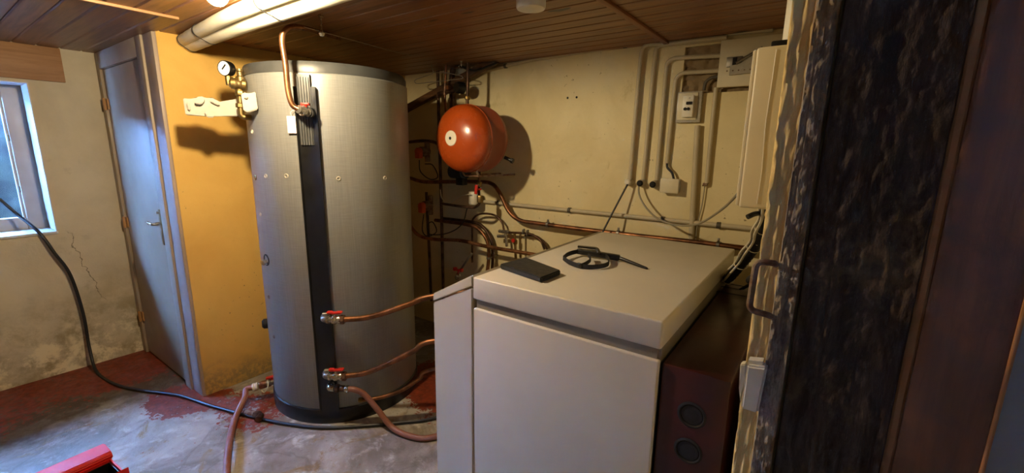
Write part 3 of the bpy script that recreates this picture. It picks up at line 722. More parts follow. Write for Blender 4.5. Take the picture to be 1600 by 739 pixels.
b = BM(); lathe(b, [(0, 0.03), (0.026, 0.03), (0.036, 0.024), (0.038, 0.0), (0.038, -0.012), (0.035, -0.016), (0.034, -0.012), (0, -0.011)], gc, -gd, 28); ga = part(sg, 'gauge_case', b, M['blackpl'], 'black pressure gauge case')
b = BM(); lathe(b, [(0, 0), (0.0335, 0), (0.0335, 0.0015), (0, 0.0015)], gc+gd*0.011, gd, 28); part(ga, 'dial', b, M['dial'])
b = BM(); u_, v_ = frame_of(gd); obox(b, gc+gd*0.0135+Vector((0, 0, 0.006)), u_+v_, gd, (u_-v_), 0.016, 0.0008, 0.0035); part(ga, 'needle', b, M['dark'])
# its foam shell halves
def foam_piece(name, outline, thick, off, label):
    bb = BM(); prism(bb, [T_(x, y, off) for x, y in outline], tn*thick); bmesh.ops.bevel(bb, geom=bb.edges[:], offset=0.004, segments=2, affect='EDGES')
    return bb
fs = thing('insulation_shell', 'long white foam shell half on the ochre wall side of the brass valve', 'foam shell', T_(330, 167, -0.10), 'foam shells of the safety valve')
b = foam_piece('', [(287, 154), (303, 156), (309, 152), (318, 151), (322, 155), (333, 153), (344, 161), (360, 157), (372, 155), (372, 182), (345, 182), (322, 182), (291, 180)], 0.03, -0.10, '')
part(fs, 'shell', b, M['foam'])
b = foam_piece('', [(306, 157), (312, 153), (318, 153), (321, 158), (316, 164), (306, 163)], 0.04, -0.08, ''); part(fs, 'pipe_boss', b, M['foam'])
b = foam_piece('', [(328, 158), (334, 156), (344, 163), (343, 166), (334, 162)], 0.03, -0.08, ''); part(fs, 'rib', b, M['foam'])
b = foam_piece('', [(320, 175), (333, 176), (335, 184), (324, 184)], 0.03, -0.08, ''); part(fs, 'rib', b, M['foam'])
b = foam_piece('', [(292, 160), (296, 160), (299, 173), (295, 173)], 0.026, -0.08, ''); part(fs, 'rib', b, M['foam'])
fs = thing('insulation_shell', 'small white foam shell block between the brass valve and the tank', 'foam shell', T_(390, 165, 0.05), 'foam shells of the safety valve')
b = foam_piece('', [(377, 148), (385, 146), (389, 149), (399, 145), (403, 172), (388, 177), (381, 174)], 0.06, 0.05, ''); part(fs, 'shell', b, M['foam'])
b = foam_piece('', [(380, 150), (386, 148), (388, 154), (382, 155)], 0.02, 0.105, ''); part(fs, 'pipe_boss', b, M['foam'])

# ------------------------------------------------------------------ boiler
bo = thing('boiler', 'large light grey enamelled boiler with a sloped side hood', 'boiler', (-0.71, 1.86, 0))
BF, BB = 1.25, 2.47
b = BM(); box(b, -1.08, -0.337, BF, BB, 1.009, 1.10, 0.007, 3); lid = part(bo, 'lid', b, M['boiler'])
b = BM(); box(b, -1.07, -0.35, BF+0.012, BB-0.01, 0.5, 1.009); part(bo, 'seam', b, M['boilerdark'], 'grey recessed seam below the lid')
b = BM(); box(b, -1.072, -0.341, BF+0.022, BB-0.01, 0.958, 1.006, 0.003); part(bo, 'rim', b, M['boilerdark'])
for x in (-0.945, -0.46):
    b = BM(); cyl(b, (x, BF+0.026, 0.994), (x, BF+0.014, 0.994), 0.006, 10); part(bo, 'screw', b, M['steel'])
b = BM(); box(b, -1.078, -0.340, BF, BF+0.02, 0.02, 0.972, 0.006, 3); part(bo, 'front_panel', b, M['boiler'])
b = BM(); box(b, -1.07, -0.36, BF+0.03, BB-0.005, 0.0, 0.96); part(bo, 'casing', b, M['boiler'])
# hood: side profile with slope, a strip of lid and a panel
def slope(x): return 0.983+(x+HX*-1)*(1.107-0.983)/(1.306-1.082)
b = BM(); poly = [(HX, BF, slope(HX)-0.034), (HX, BF, slope(HX)), (-1.083, BF, slope(-1.083)), (-1.083, BF, slope(-1.083)-0.046)]
prism(b, poly, (0, BB-BF, 0)); bmesh.ops.bevel(b, geom=b.edges[:], offset=0.004, segments=2, affect='EDGES'); part(bo, 'hood_lid', b, M['boiler'])
b = BM(); poly = [(HX, BF, 0.02), (HX, BF, slope(HX)-0.040), (-1.083, BF, slope(-1.083)-0.052), (-1.083, BF, 0.02)]
prism(b, poly, (0, BB-BF, 0)); bmesh.ops.bevel(b, geom=b.edges[:], offset=0.005, segments=2, affect='EDGES'); part(bo, 'hood_panel', b, M['boiler'])
# maroon unit right of it
mu = thing('heater_cabinet', 'dark red metal cabinet with two round ports right of the boiler', 'heating unit', (-0.24, 1.7, 0))
b = BM(); box(b, -0.334, -0.142, 1.268, 2.30, 0.0, 0.963, 0.006); cas = part(mu, 'casing', b, M['maroon'])
for z in (0.826, 0.705):
    b = BM(); lathe(b, [(0.040, 0), (0.042, 0.005), (0.036, 0.008), (0.033, 0.004), (0.033, 0.001), (0, 0.001)], (-0.236, 1.268, z), (0, -1, 0), 28); pt = part(mu, 'port', b, M['dark'])
    b = BM(); lathe(b, [(0, 0.003), (0.03, 0.003), (0.032, 0.001), (0.02, 0.0035), (0.0, 0.005)], (-0.236, 1.267, z), (0, -1, 0), 24); part(pt, 'cap', b, M['dark'])

# black case and strap on the lid
cn = [P(781, 420, Z=1.101), P(822, 409, Z=1.101), P(876, 430, Z=1.101), P(845, 442, Z=1.101)]
b = BM(); prism(b, cn, (0, 0, 0.022)); bmesh.ops.bevel(b, geom=b.edges[:], offset=0.004, segments=2, affect='EDGES')
c = sum(cn, Vector())/4
wl = thing('document_case', 'flat black case lying near the front of the boiler lid', 'case', c)
part(wl, 'cover', b, M['leather'])
b = BM(); d1 = (cn[3]-cn[0]).normalized(); d2 = (cn[1]-cn[0]).normalized()
e_ = (cn[2]+cn[3])/2+Vector((0, 0, 0.011)); obox(b, e_+(cn[2]-cn[1]).normalized()*0.0006, (cn[2]-cn[3]), (cn[2]-cn[1]), (0, 0, 1), (cn[2]-cn[3]).length*0.40, 0.002, 0.004, 0.001); part(wl, 'page_edge', b, M['dark'])
ht = thing('torch_holster', 'black torch on a looped strap lying on the boiler lid', 'torch', P(920, 405, Z=1.1))
ZT = 1.1
loop = [P(880, 403, Z=ZT+0.02), P(888, 397, Z=ZT+0.022), P(903, 393, Z=ZT+0.024), P(925, 393, Z=ZT+0.024), P(943, 398, Z=ZT+0.022), P(951, 405, Z=ZT+0.018), P(949, 413, Z=ZT+0.014), P(930, 417, Z=ZT+0.012), P(908, 416, Z=ZT+0.012), P(890, 410, Z=ZT+0.014)]
lp2 = smooth(loop+[loop[0]], 6)[:-1]
b = BM(); band(b, lp2, (0, 0, 1), 0.010, 0.0015, True); part(ht, 'strap', b, M['rubber'])
b = BM(); band(b, smooth([P(905, 416, Z=ZT+0.012), P(915, 412, Z=ZT+0.02), P(923, 405, Z=ZT+0.024), P(919, 398, Z=ZT+0.03)], 6), (0, 0, 1), 0.009, 0.0015); part(ht, 'strap_end', b, M['rubber'])
a0, a1 = P(902, 392, Z=ZT+0.024), P(968, 403, Z=ZT+0.017); d = (a1-a0).normalized(); sdv = d.cross(Vector((0, 0, 1)))
b = BM(); obox(b, (a0+a1)/2, d, sdv, d.cross(sdv), (a1-a0).length/2, 0.014, 0.013, 0.005); tb = part(ht, 'torch_body', b, M['blackpl'])
b = BM(); e1 = P(1012, 420, Z=ZT+0.003); e1b = a1+(e1-a1)*0.96; tube(b, [a1-d*0.01, a1+(e1-a1)*0.05, e1b, e1], [0.009, 0.0085, 0.006, 0.003], 12); part(ht, 'torch_tail', b, M['blackpl'])
b = BM(); band(b, fillet([P(903, 385, Z=ZT+0.05), P(933, 388, Z=ZT+0.048), P(936, 396, Z=ZT+0.03)], 0.012), sdv, 0.010, 0.004); part(ht, 'clip', b, M['blackpl'])
b = BM(); obox(b, P(906, 415, Z=ZT+0.013), (0.9, -0.3, 0), (0.3, 0.9, 0), (0, 0, 1), 0.013, 0.006, 0.011, 0.002); part(ht, 'buckle', b, M['blackpl'])

# ------------------------------------------------------------------ expansion vessel
VC = Vector((-1.995, 2.1, 1.655))
ev = thing('expansion_vessel', 'round red expansion vessel hung on the cream wall above the pipes', 'expansion vessel', (VC.x, 2.3, VC.z))
prof = []
R_ = 0.222
for i in range(11):
    t = i/10*PI/2; prof.append((R_*math.sin(t)**0.95 if i else 0, 0.125*(1-math.cos(t))))
prof += [(R_, 0.145)]
b = BM(); lathe(b, prof+[(R_+0.003, 0.147), (R_+0.003, 0.155)], VC, (0, 1, 0), 64); part(ev, 'front_dome', b, M['vessel'])
prof = [(R_+0.003, 0.155), (R_, 0.158), (R_, 0.285), (R_+0.002, 0.288), (R_+0.002, 0.294), (R_, 0.297)]
for i in range(1, 9):
    t = i/8*PI/2; prof.append((R_*math.cos(t)**0.7 if i < 8 else 0, 0.297+0.10*math.sin(t)))
b = BM(); lathe(b, prof, VC, (0, 1, 0), 64); part(ev, 'rear_shell', b, M['vesselback'], 'duller dusty rear shell')
b = BM(); lathe(b, [(0.0, -0.005), (0.046, -0.0015), (0.049, 0.001), (0.049, 0.008), (0, 0.008)], VC, (0, 1, 0), 36); lb = part(ev, 'label_disc', b, M['white'], 'round white label')
b = BM(); cyl(b, VC+Vector((0, -0.006, 0)), VC+Vector((0, 0.004, 0)), 0.010, 14); part(lb, 'cap_hole', b, M['dark'])
b = BM(); c = VC+Vector((0.19, 0.33, -0.12)); cyl(b, c, c+Vector((0.05, 0.01, -0.02)), 0.012, 12); nut(b, c+Vector((0.055, 0.011, -0.022)), (1, 0.2, -0.4), 0.018, 0.02, 8); part(ev, 'filling_valve', b, M['blackpl'])
b = BM()
for dx in (-0.03, 0.10):
    tube(b, fillet([(VC.x+dx, 2.24, VC.z-0.212), (VC.x+dx*1.0, 2.26, VC.z-0.245), (VC.x+dx, WB-0.005, VC.z-0.25)], 0.02), 0.007, 8)
tube(b, [(VC.x-0.03, 2.27, VC.z-0.246), (VC.x+0.10, 2.27, VC.z-0.246)], 0.007, 8)
part(ev, 'wall_bracket', b, M['rust'])

# ------------------------------------------------------------------ ceiling pipe pair, lamps, lines
def lag(y0, z0, y1, z1, r, label):
    pts = smooth([(WY+0.003, y0, z0), (-2.75, y0*0.6+y1*0.4, z0*0.7+z1*0.3), (-2.1, y1, z1), (-1.2, y1, z1), (-0.4, y1+0.005, z1), (WR-0.003, y1+0.005, z1)], 9)
    bb = BM(); tube(bb, [p_+Vector((0, 0.0015*mnoise.noise(Vector((i*0.9, y1, 0))), 0.0015*mnoise.noise(Vector((i*0.9, y1, 7))))) for i, p_ in enumerate(pts)], r, 20)
    single('lagged_pipe', bb, M['greyjack'], label, 'pipe', pts[0], 'white lagged pipes below the ceiling')
    return pts
la = lag(1.052, 2.170, 0.965, 2.166, 0.030, 'thin white lagged pipe under the ceiling planks nearer the lit bulb')
lb_ = lag(1.088, 2.155, 1.038, 2.150, 0.038, 'thick white lagged pipe under the ceiling planks nearer the tank')
for i, x in enumerate((-3.04, -2.72, -1.95, -1.35)):
    c1 = min(la, key=lambda q: abs(q.x-x)); c2 = min(lb_, key=lambda q: abs(q.x-x)); pts = []
    for k in range(40):
        t = 2*PI*k/40; d = Vector((0, math.cos(t), math.sin(t)))
        e1, e2 = c1.dot(d)+0.0315, c2.dot(d)+0.0395
        q = (c1+d*0.0315) if e1 > e2 else (c2+d*0.0395); q.x = x; q.z = min(q.z, 2.198); pts.append(q)
    b = BM(); band(b, pts, (1, 0, 0), 0.004, 0.0012, True)
    single('wire_tie', b, M['cable'], ['dark wire tie round the white pipes at the ochre wall', 'dark wire tie round the white pipes a hand from the ochre wall', 'dark wire tie round the white pipes above the tank lid', 'dark wire tie round the white pipes at the top edge of the photo'][i], 'wire tie', (x, 1.016, 2.155), 'wire ties on the ceiling pipes')
LB = Vector((-1.87, 0.765, 2.125))
lp_ = thing('light_bulb', 'glowing bulb in a holder on the ceiling near the door', 'lamp', (LB.x, LB.y, 2.2))
b = BM(); lathe(b, [(0, 0), (0.035, 0), (0.035, 0.008), (0.02, 0.014), (0.02, 0.024), (0.017, 0.034), (0, 0.034)], (LB.x, LB.y, 2.199), (0, 0, -1), 24); part(lp_, 'holder', b, M['white'])
b = BM(); lathe(b, [(0.014, 0.030)]+[(0.036*math.sin(t), 0.074-0.036*math.cos(t)) for t in [0.55+i*(PI-0.55)/12 for i in range(12)]]+[(0, 0.110)], (LB.x, LB.y, 2.199), (0, 0, -1), 28); part(lp_, 'glass_globe', b, M['bulb'])
cl = thing('ceiling_lamp', 'unlit round white lamp on the ceiling planks above the boiler', 'lamp', (-1.02, 1.535, 2.2))
b = BM(); lathe(b, [(0, 0), (0.062, 0), (0.062, 0.012), (0, 0.012)], (-1.02, 1.535, 2.199), (0, 0, -1), 36); part(cl, 'base', b, M['white'])
b = BM(); lathe(b, [(0.058, 0.012), (0.058, 0.06), (0.054, 0.068), (0.03, 0.073), (0, 0.074)], (-1.02, 1.535, 2.199), (0, 0, -1), 40); part(cl, 'shade', b, M['lamp'])
# washing line with hooks and a hanger
LA, LE = P(475, 42, Y=1.16), P(690, 97, Y=2.60)
b = BM(); tube(b, [LA, LA+(LE-LA)*0.5+Vector((0, 0, -0.01)), LE], 0.002, 6); single('wire_line', b, M['wire'], 'thin wire line stretched under the ceiling towards the back wall', 'wire', LA)
def hook(px, py, Yv, label, ball):
    p_ = P(px, py, Y=Yv); h = thing('ceiling_hook', label, 'hook', (p_.x, p_.y, 2.2))
    bb = BM(); cyl(bb, (p_.x, p_.y, 2.2), p_, 0.0035, 8); cyl(bb, (p_.x, p_.y, 2.2), (p_.x, p_.y, 2.192), 0.012, 12); part(h, 'shank', bb, M['chrome'])
    bb = BM()
    if ball: lathe(bb, [(0, -0.016), (0.010, -0.012), (0.014, 0), (0.010, 0.012), (0, 0.016)], p_, (0, 0, 1), 16)
    else: tube(bb, [p_+Vector((0.012*math.cos(t)-0.012, 0, 0.012*math.sin(t))) for t in [i*0.5 for i in range(10)]], 0.003, 8)
    part(h, 'eye', bb, M['chrome'])
hook(503, 52, 1.27, 'small bright ceiling hook with a knob above the tank lid', True)
hook(721, 104, 2.45, 'thin white ceiling hook above the red vessel', False)
hy = 2.42
b = BM()
hl = lambda x, y: P(x, y, Y=hy)
tube(b, fillet([hl(722, 123), hl(650, 131), hl(647, 127), hl(650, 124), hl(676, 115), hl(677, 112), hl(672, 95), hl(675, 92), hl(680, 93), hl(683, 100)], 0.012), 0.003, 8)
tube(b, fillet([hl(677, 113), hl(700, 114), hl(722, 119), hl(724, 122), hl(721, 123)], 0.012), 0.003, 8)
single('coat_hanger', b, M['wire'], 'thin white wire coat hanger hung on the line near the back wall', 'coat hanger', hl(676, 113))

# ------------------------------------------------------------------ pipework on the back wall
def px(pts, Y): return [P(x, y, Y=Y) for x, y in pts]
def pipe(label, pts, r, mat='copper', parts=(), round_=None, name='copper_pipe'):
    o_ = thing(name, label, 'pipe', pts[0])
    bb = BM(); tube(bb, fillet(pts, round_) if round_ else smooth(pts, 7), r, 12); part(o_, 'pipe', bb, M[mat])
    return o_
def clamp(par, c, r, d=(1, 0, 0)):
    bb = BM(); c = Vector(c); d = Vector(d).normalized(); lathe(bb, [(r, -0.008), (r+0.005, -0.008), (r+0.005, 0.008), (r, 0.008)], c, d, 16)
    cyl(bb, c+Vector((0, r, 0)), (c.x, WB-0.002, c.z), 0.005, 8); obox(bb, c+Vector((0, 0, r+0.012)), d, (0, 1, 0), (0, 0, 1), 0.006, 0.006, 0.01, 0.002)
    part(par, 'pipe_clamp', bb, M['steel'])
o = pipe('thick copper main that dips and runs along the cream wall behind the boiler', px([(640, 278), (662, 284), (700, 284), (745, 284), (768, 287), (781, 302), (795, 330), (812, 344), (840, 349), (900, 357), (1000, 369), (1100, 380), (1172, 389), (1257, 398.5)], 2.60), 0.0155, 'copper')
for x, y in ((856, 350.8), (966, 364.5), (1122, 382.5)): clamp(o, P(x, y, Y=2.60), 0.0155)
o = pipe('copper pipe crossing low behind the tank to the boiler lid', px([(640, 352), (655, 368), (680, 374), (720, 376), (760, 385), (830, 397), (900, 408)], 2.52), 0.0145, 'copperbr')
o = pipe('copper elbow pipe curving down beside the dark corner', px([(680, 344), (730, 351), (748, 358), (761, 376), (764, 400), (760, 440), (758, 500)], 2.57), 0.0145, 'copper')
clamp(o, P(764, 403, Y=2.57), 0.0145, (0, 0, 1))
pipe('second copper elbow pipe just behind the curved one', px([(690, 341), (738, 347), (754, 354), (766, 372), (770, 398), (768, 440), (765, 500)], 2.62), 0.013, 'darkpipe')
pipe('thin copper riser looping over to the small valve manifold', px([(738, 410), (738, 352), (741, 340), (752, 334), (772, 336), (784, 347), (788, 362)], 2.61), 0.008, 'darkpipe')
# small manifold
mf = thing('valve_manifold', 'small brass valve manifold with a red tap above the boiler edge', 'valve', P(800, 366, Y=2.61))
b = BM(); tube(b, fillet(px([(785, 363), (815, 364), (832, 366), (846, 376), (851, 390)], 2.61), 0.04), 0.009, 12); part(mf, 'pipe', b, M['darkpipe'])
b = BM(); tube(b, fillet(px([(820, 368), (838, 368), (850, 377), (855, 390)], 2.63), 0.04), 0.007, 12); part(mf, 'pipe', b, M['darkpipe'])
b = BM(); cyl(b, P(780, 361, Y=2.6), P(796, 362.5, Y=2.6), 0.013, 14); cyl(b, P(778, 369, Y=2.6), P(790, 369, Y=2.6), 0.013, 14); cyl(b, P(790, 360, Y=2.61), P(792, 385, Y=2.61), 0.011, 12); part(mf, 'manifold_body', b, M['chrome'])
b = BM(); cyl(b, P(804, 364, Y=2.61), P(806, 404, Y=2.61), 0.010, 12); cyl(b, P(813, 364, Y=2.61), P(813, 402, Y=2.61), 0.008, 12); nut(b, P(805, 378, Y=2.61), (0, 0, 1), 0.017, 0.035, 6); part(mf, 'drop_pipe', b, M['brass'])
b = BM(); c = P(802, 376, Y=2.585); cyl(b, c, c+Vector((0, 0.03, 0)), 0.006, 8); lathe(b, [(0, -0.006), (0.014, -0.006), (0.017, 0), (0.014, 0.006), (0, 0.006)], c, (0, 1, 0), 8); part(mf, 'tap_handle', b, M['redpl'], 'red tap handle')
b = BM()
b.free()
for x, y in ((818, 362), (824, 363.5)):
    b = BM(); obox(b, P(x, y, Y=2.61), (1, 0, 0), (0, 1, 0), (0, 0, 1), 0.006, 0.014, 0.02, 0.003); part(mf, 'clamp', b, M['steel'])
# vessel connection
vc = thing('connection_pipe', 'pipe with red lever dropping from below the red vessel', 'pipe', P(749, 272, Y=2.42))
b = BM(); tube(b, fillet(px([(749, 268), (748, 300), (750, 318), (742, 325), (715, 322), (690, 318)], 2.42), 0.05), 0.010, 12); part(vc, 'pipe', b, M['darkpipe'])
b = BM(); nut(b, P(749, 288, Y=2.42), (0, 0, 1), 0.02, 0.035, 8); part(vc, 'union', b, M['brass'])
b = BM(); nut(b, P(750, 311, Y=2.42), (0, 0, 1), 0.022, 0.05, 8); part(vc, 'union', b, M['brass'])
b = BM(); c = P(744, 296, Y=2.385); obox(b, c, (0.1, 0, 1), (0, 1, 0), (1, 0, -0.1), 0.034, 0.006, 0.012, 0.004); cyl(b, c, c+Vector((0.012, 0.04, 0)), 0.007, 8); part(vc, 'lever', b, M['redpl'], 'red lever')
b = BM(); lathe(b, [(0, 0), (0.034, 0), (0.038, 0.006), (0.038, 0.092), (0.034, 0.098), (0, 0.098)], P(740, 319, Y=2.56), (0, 0, 1), 24)
single('white_canister', b, M['white'], 'small white canister behind the red lever under the vessel', 'canister', P(740, 319, Y=2.56))
# dark corner pipework behind the tank
pipe('upright dark pipe nearest the tank in the shaded corner', px([(666, 300), (670, 380), (674, 470)], 2.58), 0.012, 'darkpipe', round_=0.05)
pipe('second upright dark pipe from the tank in the shaded corner', px([(684, 110), (686, 200), (689, 300), (693, 470)], 2.60), 0.013, 'darkpipe')
pipe('horizontal dark pipe between the pumps in the shaded corner', px([(640, 222), (660, 220), (678, 222), (688, 228)], 2.55), 0.013, 'darkpipe')
pipe('slanting grey pipe leading to the red handled tap by the boiler hood', px([(737, 396), (728, 410), (719, 424)], 2.5), 0.011, 'steel')
tp_ = thing('wall_tap', 'tap with a red butterfly handle behind the boiler hood', 'tap', P(715, 428, Y=2.46))
b = BM(); c = P(716, 430, Y=2.46); dd = (P(713, 436, Y=2.40)-c).normalized(); lathe(b, [(0, -0.02), (0.018, -0.02), (0.02, 0), (0.016, 0.01), (0.02, 0.02), (0.021, 0.04), (0.014, 0.041), (0.013, 0.02), (0, 0.02)], c, dd, 18); part(tp_, 'spout', b, M['chrome'])
b = BM(); obox(b, P(716, 422, Y=2.46), (1, 0, 0.0), (0, 1, 0), (0, 0, 1), 0.042, 0.012, 0.007, 0.004); cyl(b, P(716, 422, Y=2.46), c, 0.007, 8)
for sx in (-1, 1): obox(b, P(716, 422, Y=2.46)+Vector((sx*0.033, 0, 0.004)), (1, 0, 0), (0, 1, 0), (0, 0, 1), 0.013, 0.014, 0.014, 0.005)
part(tp_, 'handle', b, M['redpl'])
for (x, y, lab) in ((661, 322, 'orange headed circulation pump low in the dark corner'), (656, 237, 'orange headed circulation pump high in the dark corner')):
    c = P(x, y, Y=2.45); cp = thing('circulation_pump', lab, 'pump', c, 'pumps in the dark corner')
    b = BM(); lathe(b, [(0, 0), (0.03, 0), (0.04, 0.012), (0.04, 0.05), (0.03, 0.06), (0.03, 0.09), (0, 0.09)], c+Vector((0, 0, 0)), (0, 1, 0), 20); cyl(b, c+Vector((0, 0.08, -0.08)), c+Vector((0, 0.08, 0.08)), 0.022, 14); part(cp, 'pump_body', b, M['rust'])
    b = BM(); lathe(b, [(0, -0.035), (0.022, -0.035), (0.031, -0.028), (0.033, 0.0), (0, 0.0)], c, (0, 1, 0), 20); obox(b, c+Vector((0.006, -0.018, -0.03)), (1, 0, 0), (0, 1, 0), (0, 0, 1), 0.026, 0.02, 0.022, 0.005); part(cp, 'pump_head', b, M['orangepl'], 'orange pump head')
c = P(718, 268, Y=2.52); bp = thing('pump_motor', 'dark blue pump motor half hidden under the red vessel', 'pump', c)
b = BM(); lathe(b, [(0, -0.09), (0.04, -0.09), (0.055, -0.075), (0.055, 0.05), (0.045, 0.06), (0.045, 0.08), (0, 0.08)], c, (1, 0, 0), 24); part(bp, 'motor_housing', b, M['bluepl'])
b = BM(); obox(b, c+Vector((0.02, 0, -0.075)), (1, 0, 0), (0, 1, 0), (0, 0, 1), 0.035, 0.03, 0.028, 0.006); part(bp, 'terminal_box', b, M['blackpl'])
b = BM(); tube(b, smooth(px([(688, 296), (690, 308), (697, 317), (705, 316), (718, 307), (735, 303)], 2.5), 7), 0.004, 8); single('cable', b, M['whitecable'], 'white cable looping in the dark corner below the pump motor', 'cable', P(697, 317, Y=2.5))
b = BM(); tube(b, smooth(px([(662, 335), (660, 360), (668, 369), (682, 362), (676, 347), (668, 352), (672, 366), (700, 364), (722, 350), (730, 325)], 2.53), 7), 0.0045, 8); single('cable', b, M['cable'], 'black cable looped below the low orange pump', 'cable', P(668, 369, Y=2.53))
b = BM(); tube(b, smooth(px([(655, 250), (657, 268), (672, 280), (684, 276), (676, 258), (664, 256)], 2.5), 7), 0.0045, 8); single('cable', b, M['cable'], 'black cable looped below the high orange pump', 'cable', P(657, 268, Y=2.5))
# brace, and pipes near the ceiling
a0, a1 = P(632, 172, Y=2.60), P(776, 93, Y=2.60)
b = BM(); d = (a1-a0).normalized(); obox(b, (a0+a1)/2, d, (0, 1, 0), d.cross(Vector((0, 1, 0))), (a1-a0).length/2, 0.03, 0.024, 0.006)
single('diagonal_brace', b, M['beam'], 'brown timber brace slanting up the back wall behind the vessel', 'brace', a0)
pipe('copper pipe rising to the ceiling left of the brace', px([(697, 100), (696, 125), (695, 150), (697, 175)], 2.50), 0.0105, 'copper')
pipe('thick brown pipe rising behind the brace', px([(708, 100), (706, 130), (707, 180)], 2.635), 0.022, 'darkpipe')
o = pipe('grey pipe rising from the red vessel to the ceiling', px([(731, 98), (731, 130), (730, 168)], 2.40), 0.012, 'darkpipe')
b = BM(); nut(b, P(730.5, 153, Y=2.40), (0, 0, 1), 0.02, 0.022, 10); part(o, 'pipe_joint', b, M['brass'])
tv = thing('pipe_valve', 'copper tee valve with a red cap left of the brace', 'valve', P(696, 138, Y=2.48))
b = BM(); tube(b, fillet(px([(683, 153), (684, 147), (692, 145), (718, 140)], 2.48), 0.03), 0.014, 14); cyl(b, P(696, 130, Y=2.48), P(695, 148, Y=2.48), 0.017, 14); part(tv, 'tee', b, M['darkpipe'])
b = BM(); nut(b, P(700, 137, Y=2.45), (0, 1, 0), 0.018, 0.03, 8); part(tv, 'cap', b, M['copper'])
b = BM(); lathe(b, [(0, -0.03), (0.035, -0.03), (0.042, -0.015), (0.042, 0.03), (0, 0.03)], P(718, 137, Y=2.47), (0.2, 1, 0), 20); part(tv, 'end_plug', b, M['blackpl'])
b = BM(); tube(b, smooth(px([(690, 98), (715, 102), (740, 110), (765, 103), (776, 98)], 2.56), 7), 0.009, 8); single('cable', b, M['cable'], 'dark cable sagging under the ceiling across the brace', 'cable', P(715, 102, Y=2.56))

# ------------------------------------------------------------------ conduits and switchgear on the cream wall
CY = WB-0.018
def conduit(label, pts, r=0.0125, mat='conduit', clips=(), round_=0.05, Y=CY):
    o_ = thing('conduit', label, 'conduit', P(*pts[0], Y=Y))
    bb = BM(); tube(bb, fillet(px(pts, Y), round_), r, 12); part(o_, 'tube', bb, M[mat])
    for (x, y, ax_) in clips:
        bb = BM(); c_ = P(x, y, Y=Y); lathe(bb, [(r, -0.010), (r+0.005, -0.010), (r+0.005, 0.010), (r, 0.010)], c_, ax_, 14); box(bb, c_.x-0.008, c_.x+0.008, c_.y, WB-0.001, c_.z-0.008, c_.z+0.008); part(o_, 'clip', bb, M['clipdark'])
    return o_
XA, ZA = (1, 0, 0), (0, 0, 1)
conduit('long grey white conduit running level across the cream wall', [(752, 314.5), (880, 327.5), (1040, 343.5), (1188, 358.5), (1259, 365.7)], 0.0135, clips=((779, 317.2, XA), (890, 328.5, XA), (1036, 343, XA), (1123, 352, XA)), round_=None or 0.01)
conduit('grey conduit following the ceiling edge of the back wall', [(752, 112), (775, 106.5), (830, 94), (900, 83), (1003, 67), (1100, 56), (1208, 46)], 0.0115, clips=((790, 103, XA), (977, 71, XA), (1132, 52.6, XA)), Y=WB-0.014)
conduit('first upright conduit from the left, ending at a pale gland', [(1136, 58), (1030, 69), (1004, 70), (999, 110), (984, 281)], 0.012, Y=WB-0.03)
conduit('second upright conduit from the left, ending at a black gland', [(1134, 60), (1040, 69.5), (1026, 72), (1021, 110), (1005, 281)], 0.012)
conduit('third upright conduit from the left, bending under the bare stone', [(1133, 86.5), (1052, 91), (1042, 98), (1039, 130), (1026, 282)], 0.012)
conduit('fourth upright conduit from the left, behind the switch box', [(1131, 110), (1066, 114), (1056, 122), (1053, 150), (1042, 255)], 0.012)
conduit('wide upright conduit dropping below the switch box behind the boiler', [(1090, 196), (1080, 375), (1077, 420)], 0.0165, Y=WB-0.02)
conduit('upright conduit right of the switch box, ending in a loose cable', [(1119, 137), (1112, 205), (1104, 286)], 0.012)
b = BM(); tube(b, smooth(px([(1102, 284), (1101, 292), (1097, 320), (1090, 350), (1086, 385)], WB-0.015), 6), 0.003, 8); lo = single('cable', b, M['greycable'], 'thin loose cable hanging below the conduit right of the switch box', 'cable', P(1102, 284, Y=CY))
b = BM(); c = P(1102, 288, Y=WB-0.02); obox(b, c, (1, 0, 0), (0, 1, 0), (0, 0, 1), 0.012, 0.01, 0.008, 0.002); cyl(b, c+Vector((-0.012, -0.01, -0.008)), c+Vector((0.015, 0.01, 0.01)), 0.005, 8); part(lo, 'clip', b, M['rust'])
conduit('short dark conduit bend crossing the bare stone under the plate', [(1100, 141), (1102, 128), (1112, 121), (1131, 119)], 0.009, 'clipdark', Y=WB-0.012)
# glands
for (x, y, mt, lab) in ((980, 285, 'white', 'pale round cable gland, leftmost of three on the cream wall'), (999, 286.5, 'dark', 'black round cable gland, middle of three on the cream wall'), (1019, 288.5, 'dark', 'black round cable gland next to the grey junction box')):
    g = thing('cable_gland', lab, 'cable gland', P(x+4, y, Y=WB), 'cable glands on the cream wall'); c = P(x, y, Y=WB-0.055); c2 = Vector((c.x, WB-0.001, c.z))
    b = BM(); lathe(b, [(0, 0.0), (0.024, 0.0), (0.024, 0.02), (0.020, 0.026), (0.020, 0.04), (0, 0.04)], c2, (0, -1, 0), 20); part(g, 'sleeve', b, M['conduit'])
    b = BM(); lathe(b, [(0, 0.036), (0.017, 0.036), (0.019, 0.042), (0.019, 0.05), (0.012, 0.058), (0, 0.058)], c2, (0, -1, 0), 18); part(g, 'cap', b, M[mt])
jb = thing('junction_box', 'small square grey junction box on the cream wall', 'junction box', P(1046, 290, Y=WB))
c0, c1 = P(1033, 279, Y=WB-0.05), P(1059, 302, Y=WB-0.05)
b = BM(); box(b, c0.x, c1.x, WB-0.05, WB-0.001, c1.z, c0.z, 0.004); part(jb, 'box', b, M['clear'])
b = BM(); box(b, c0.x-0.002, c1.x+0.002, WB-0.058, WB-0.047, c1.z-0.002, c0.z+0.002, 0.003); part(jb, 'cover', b, M['plate'])
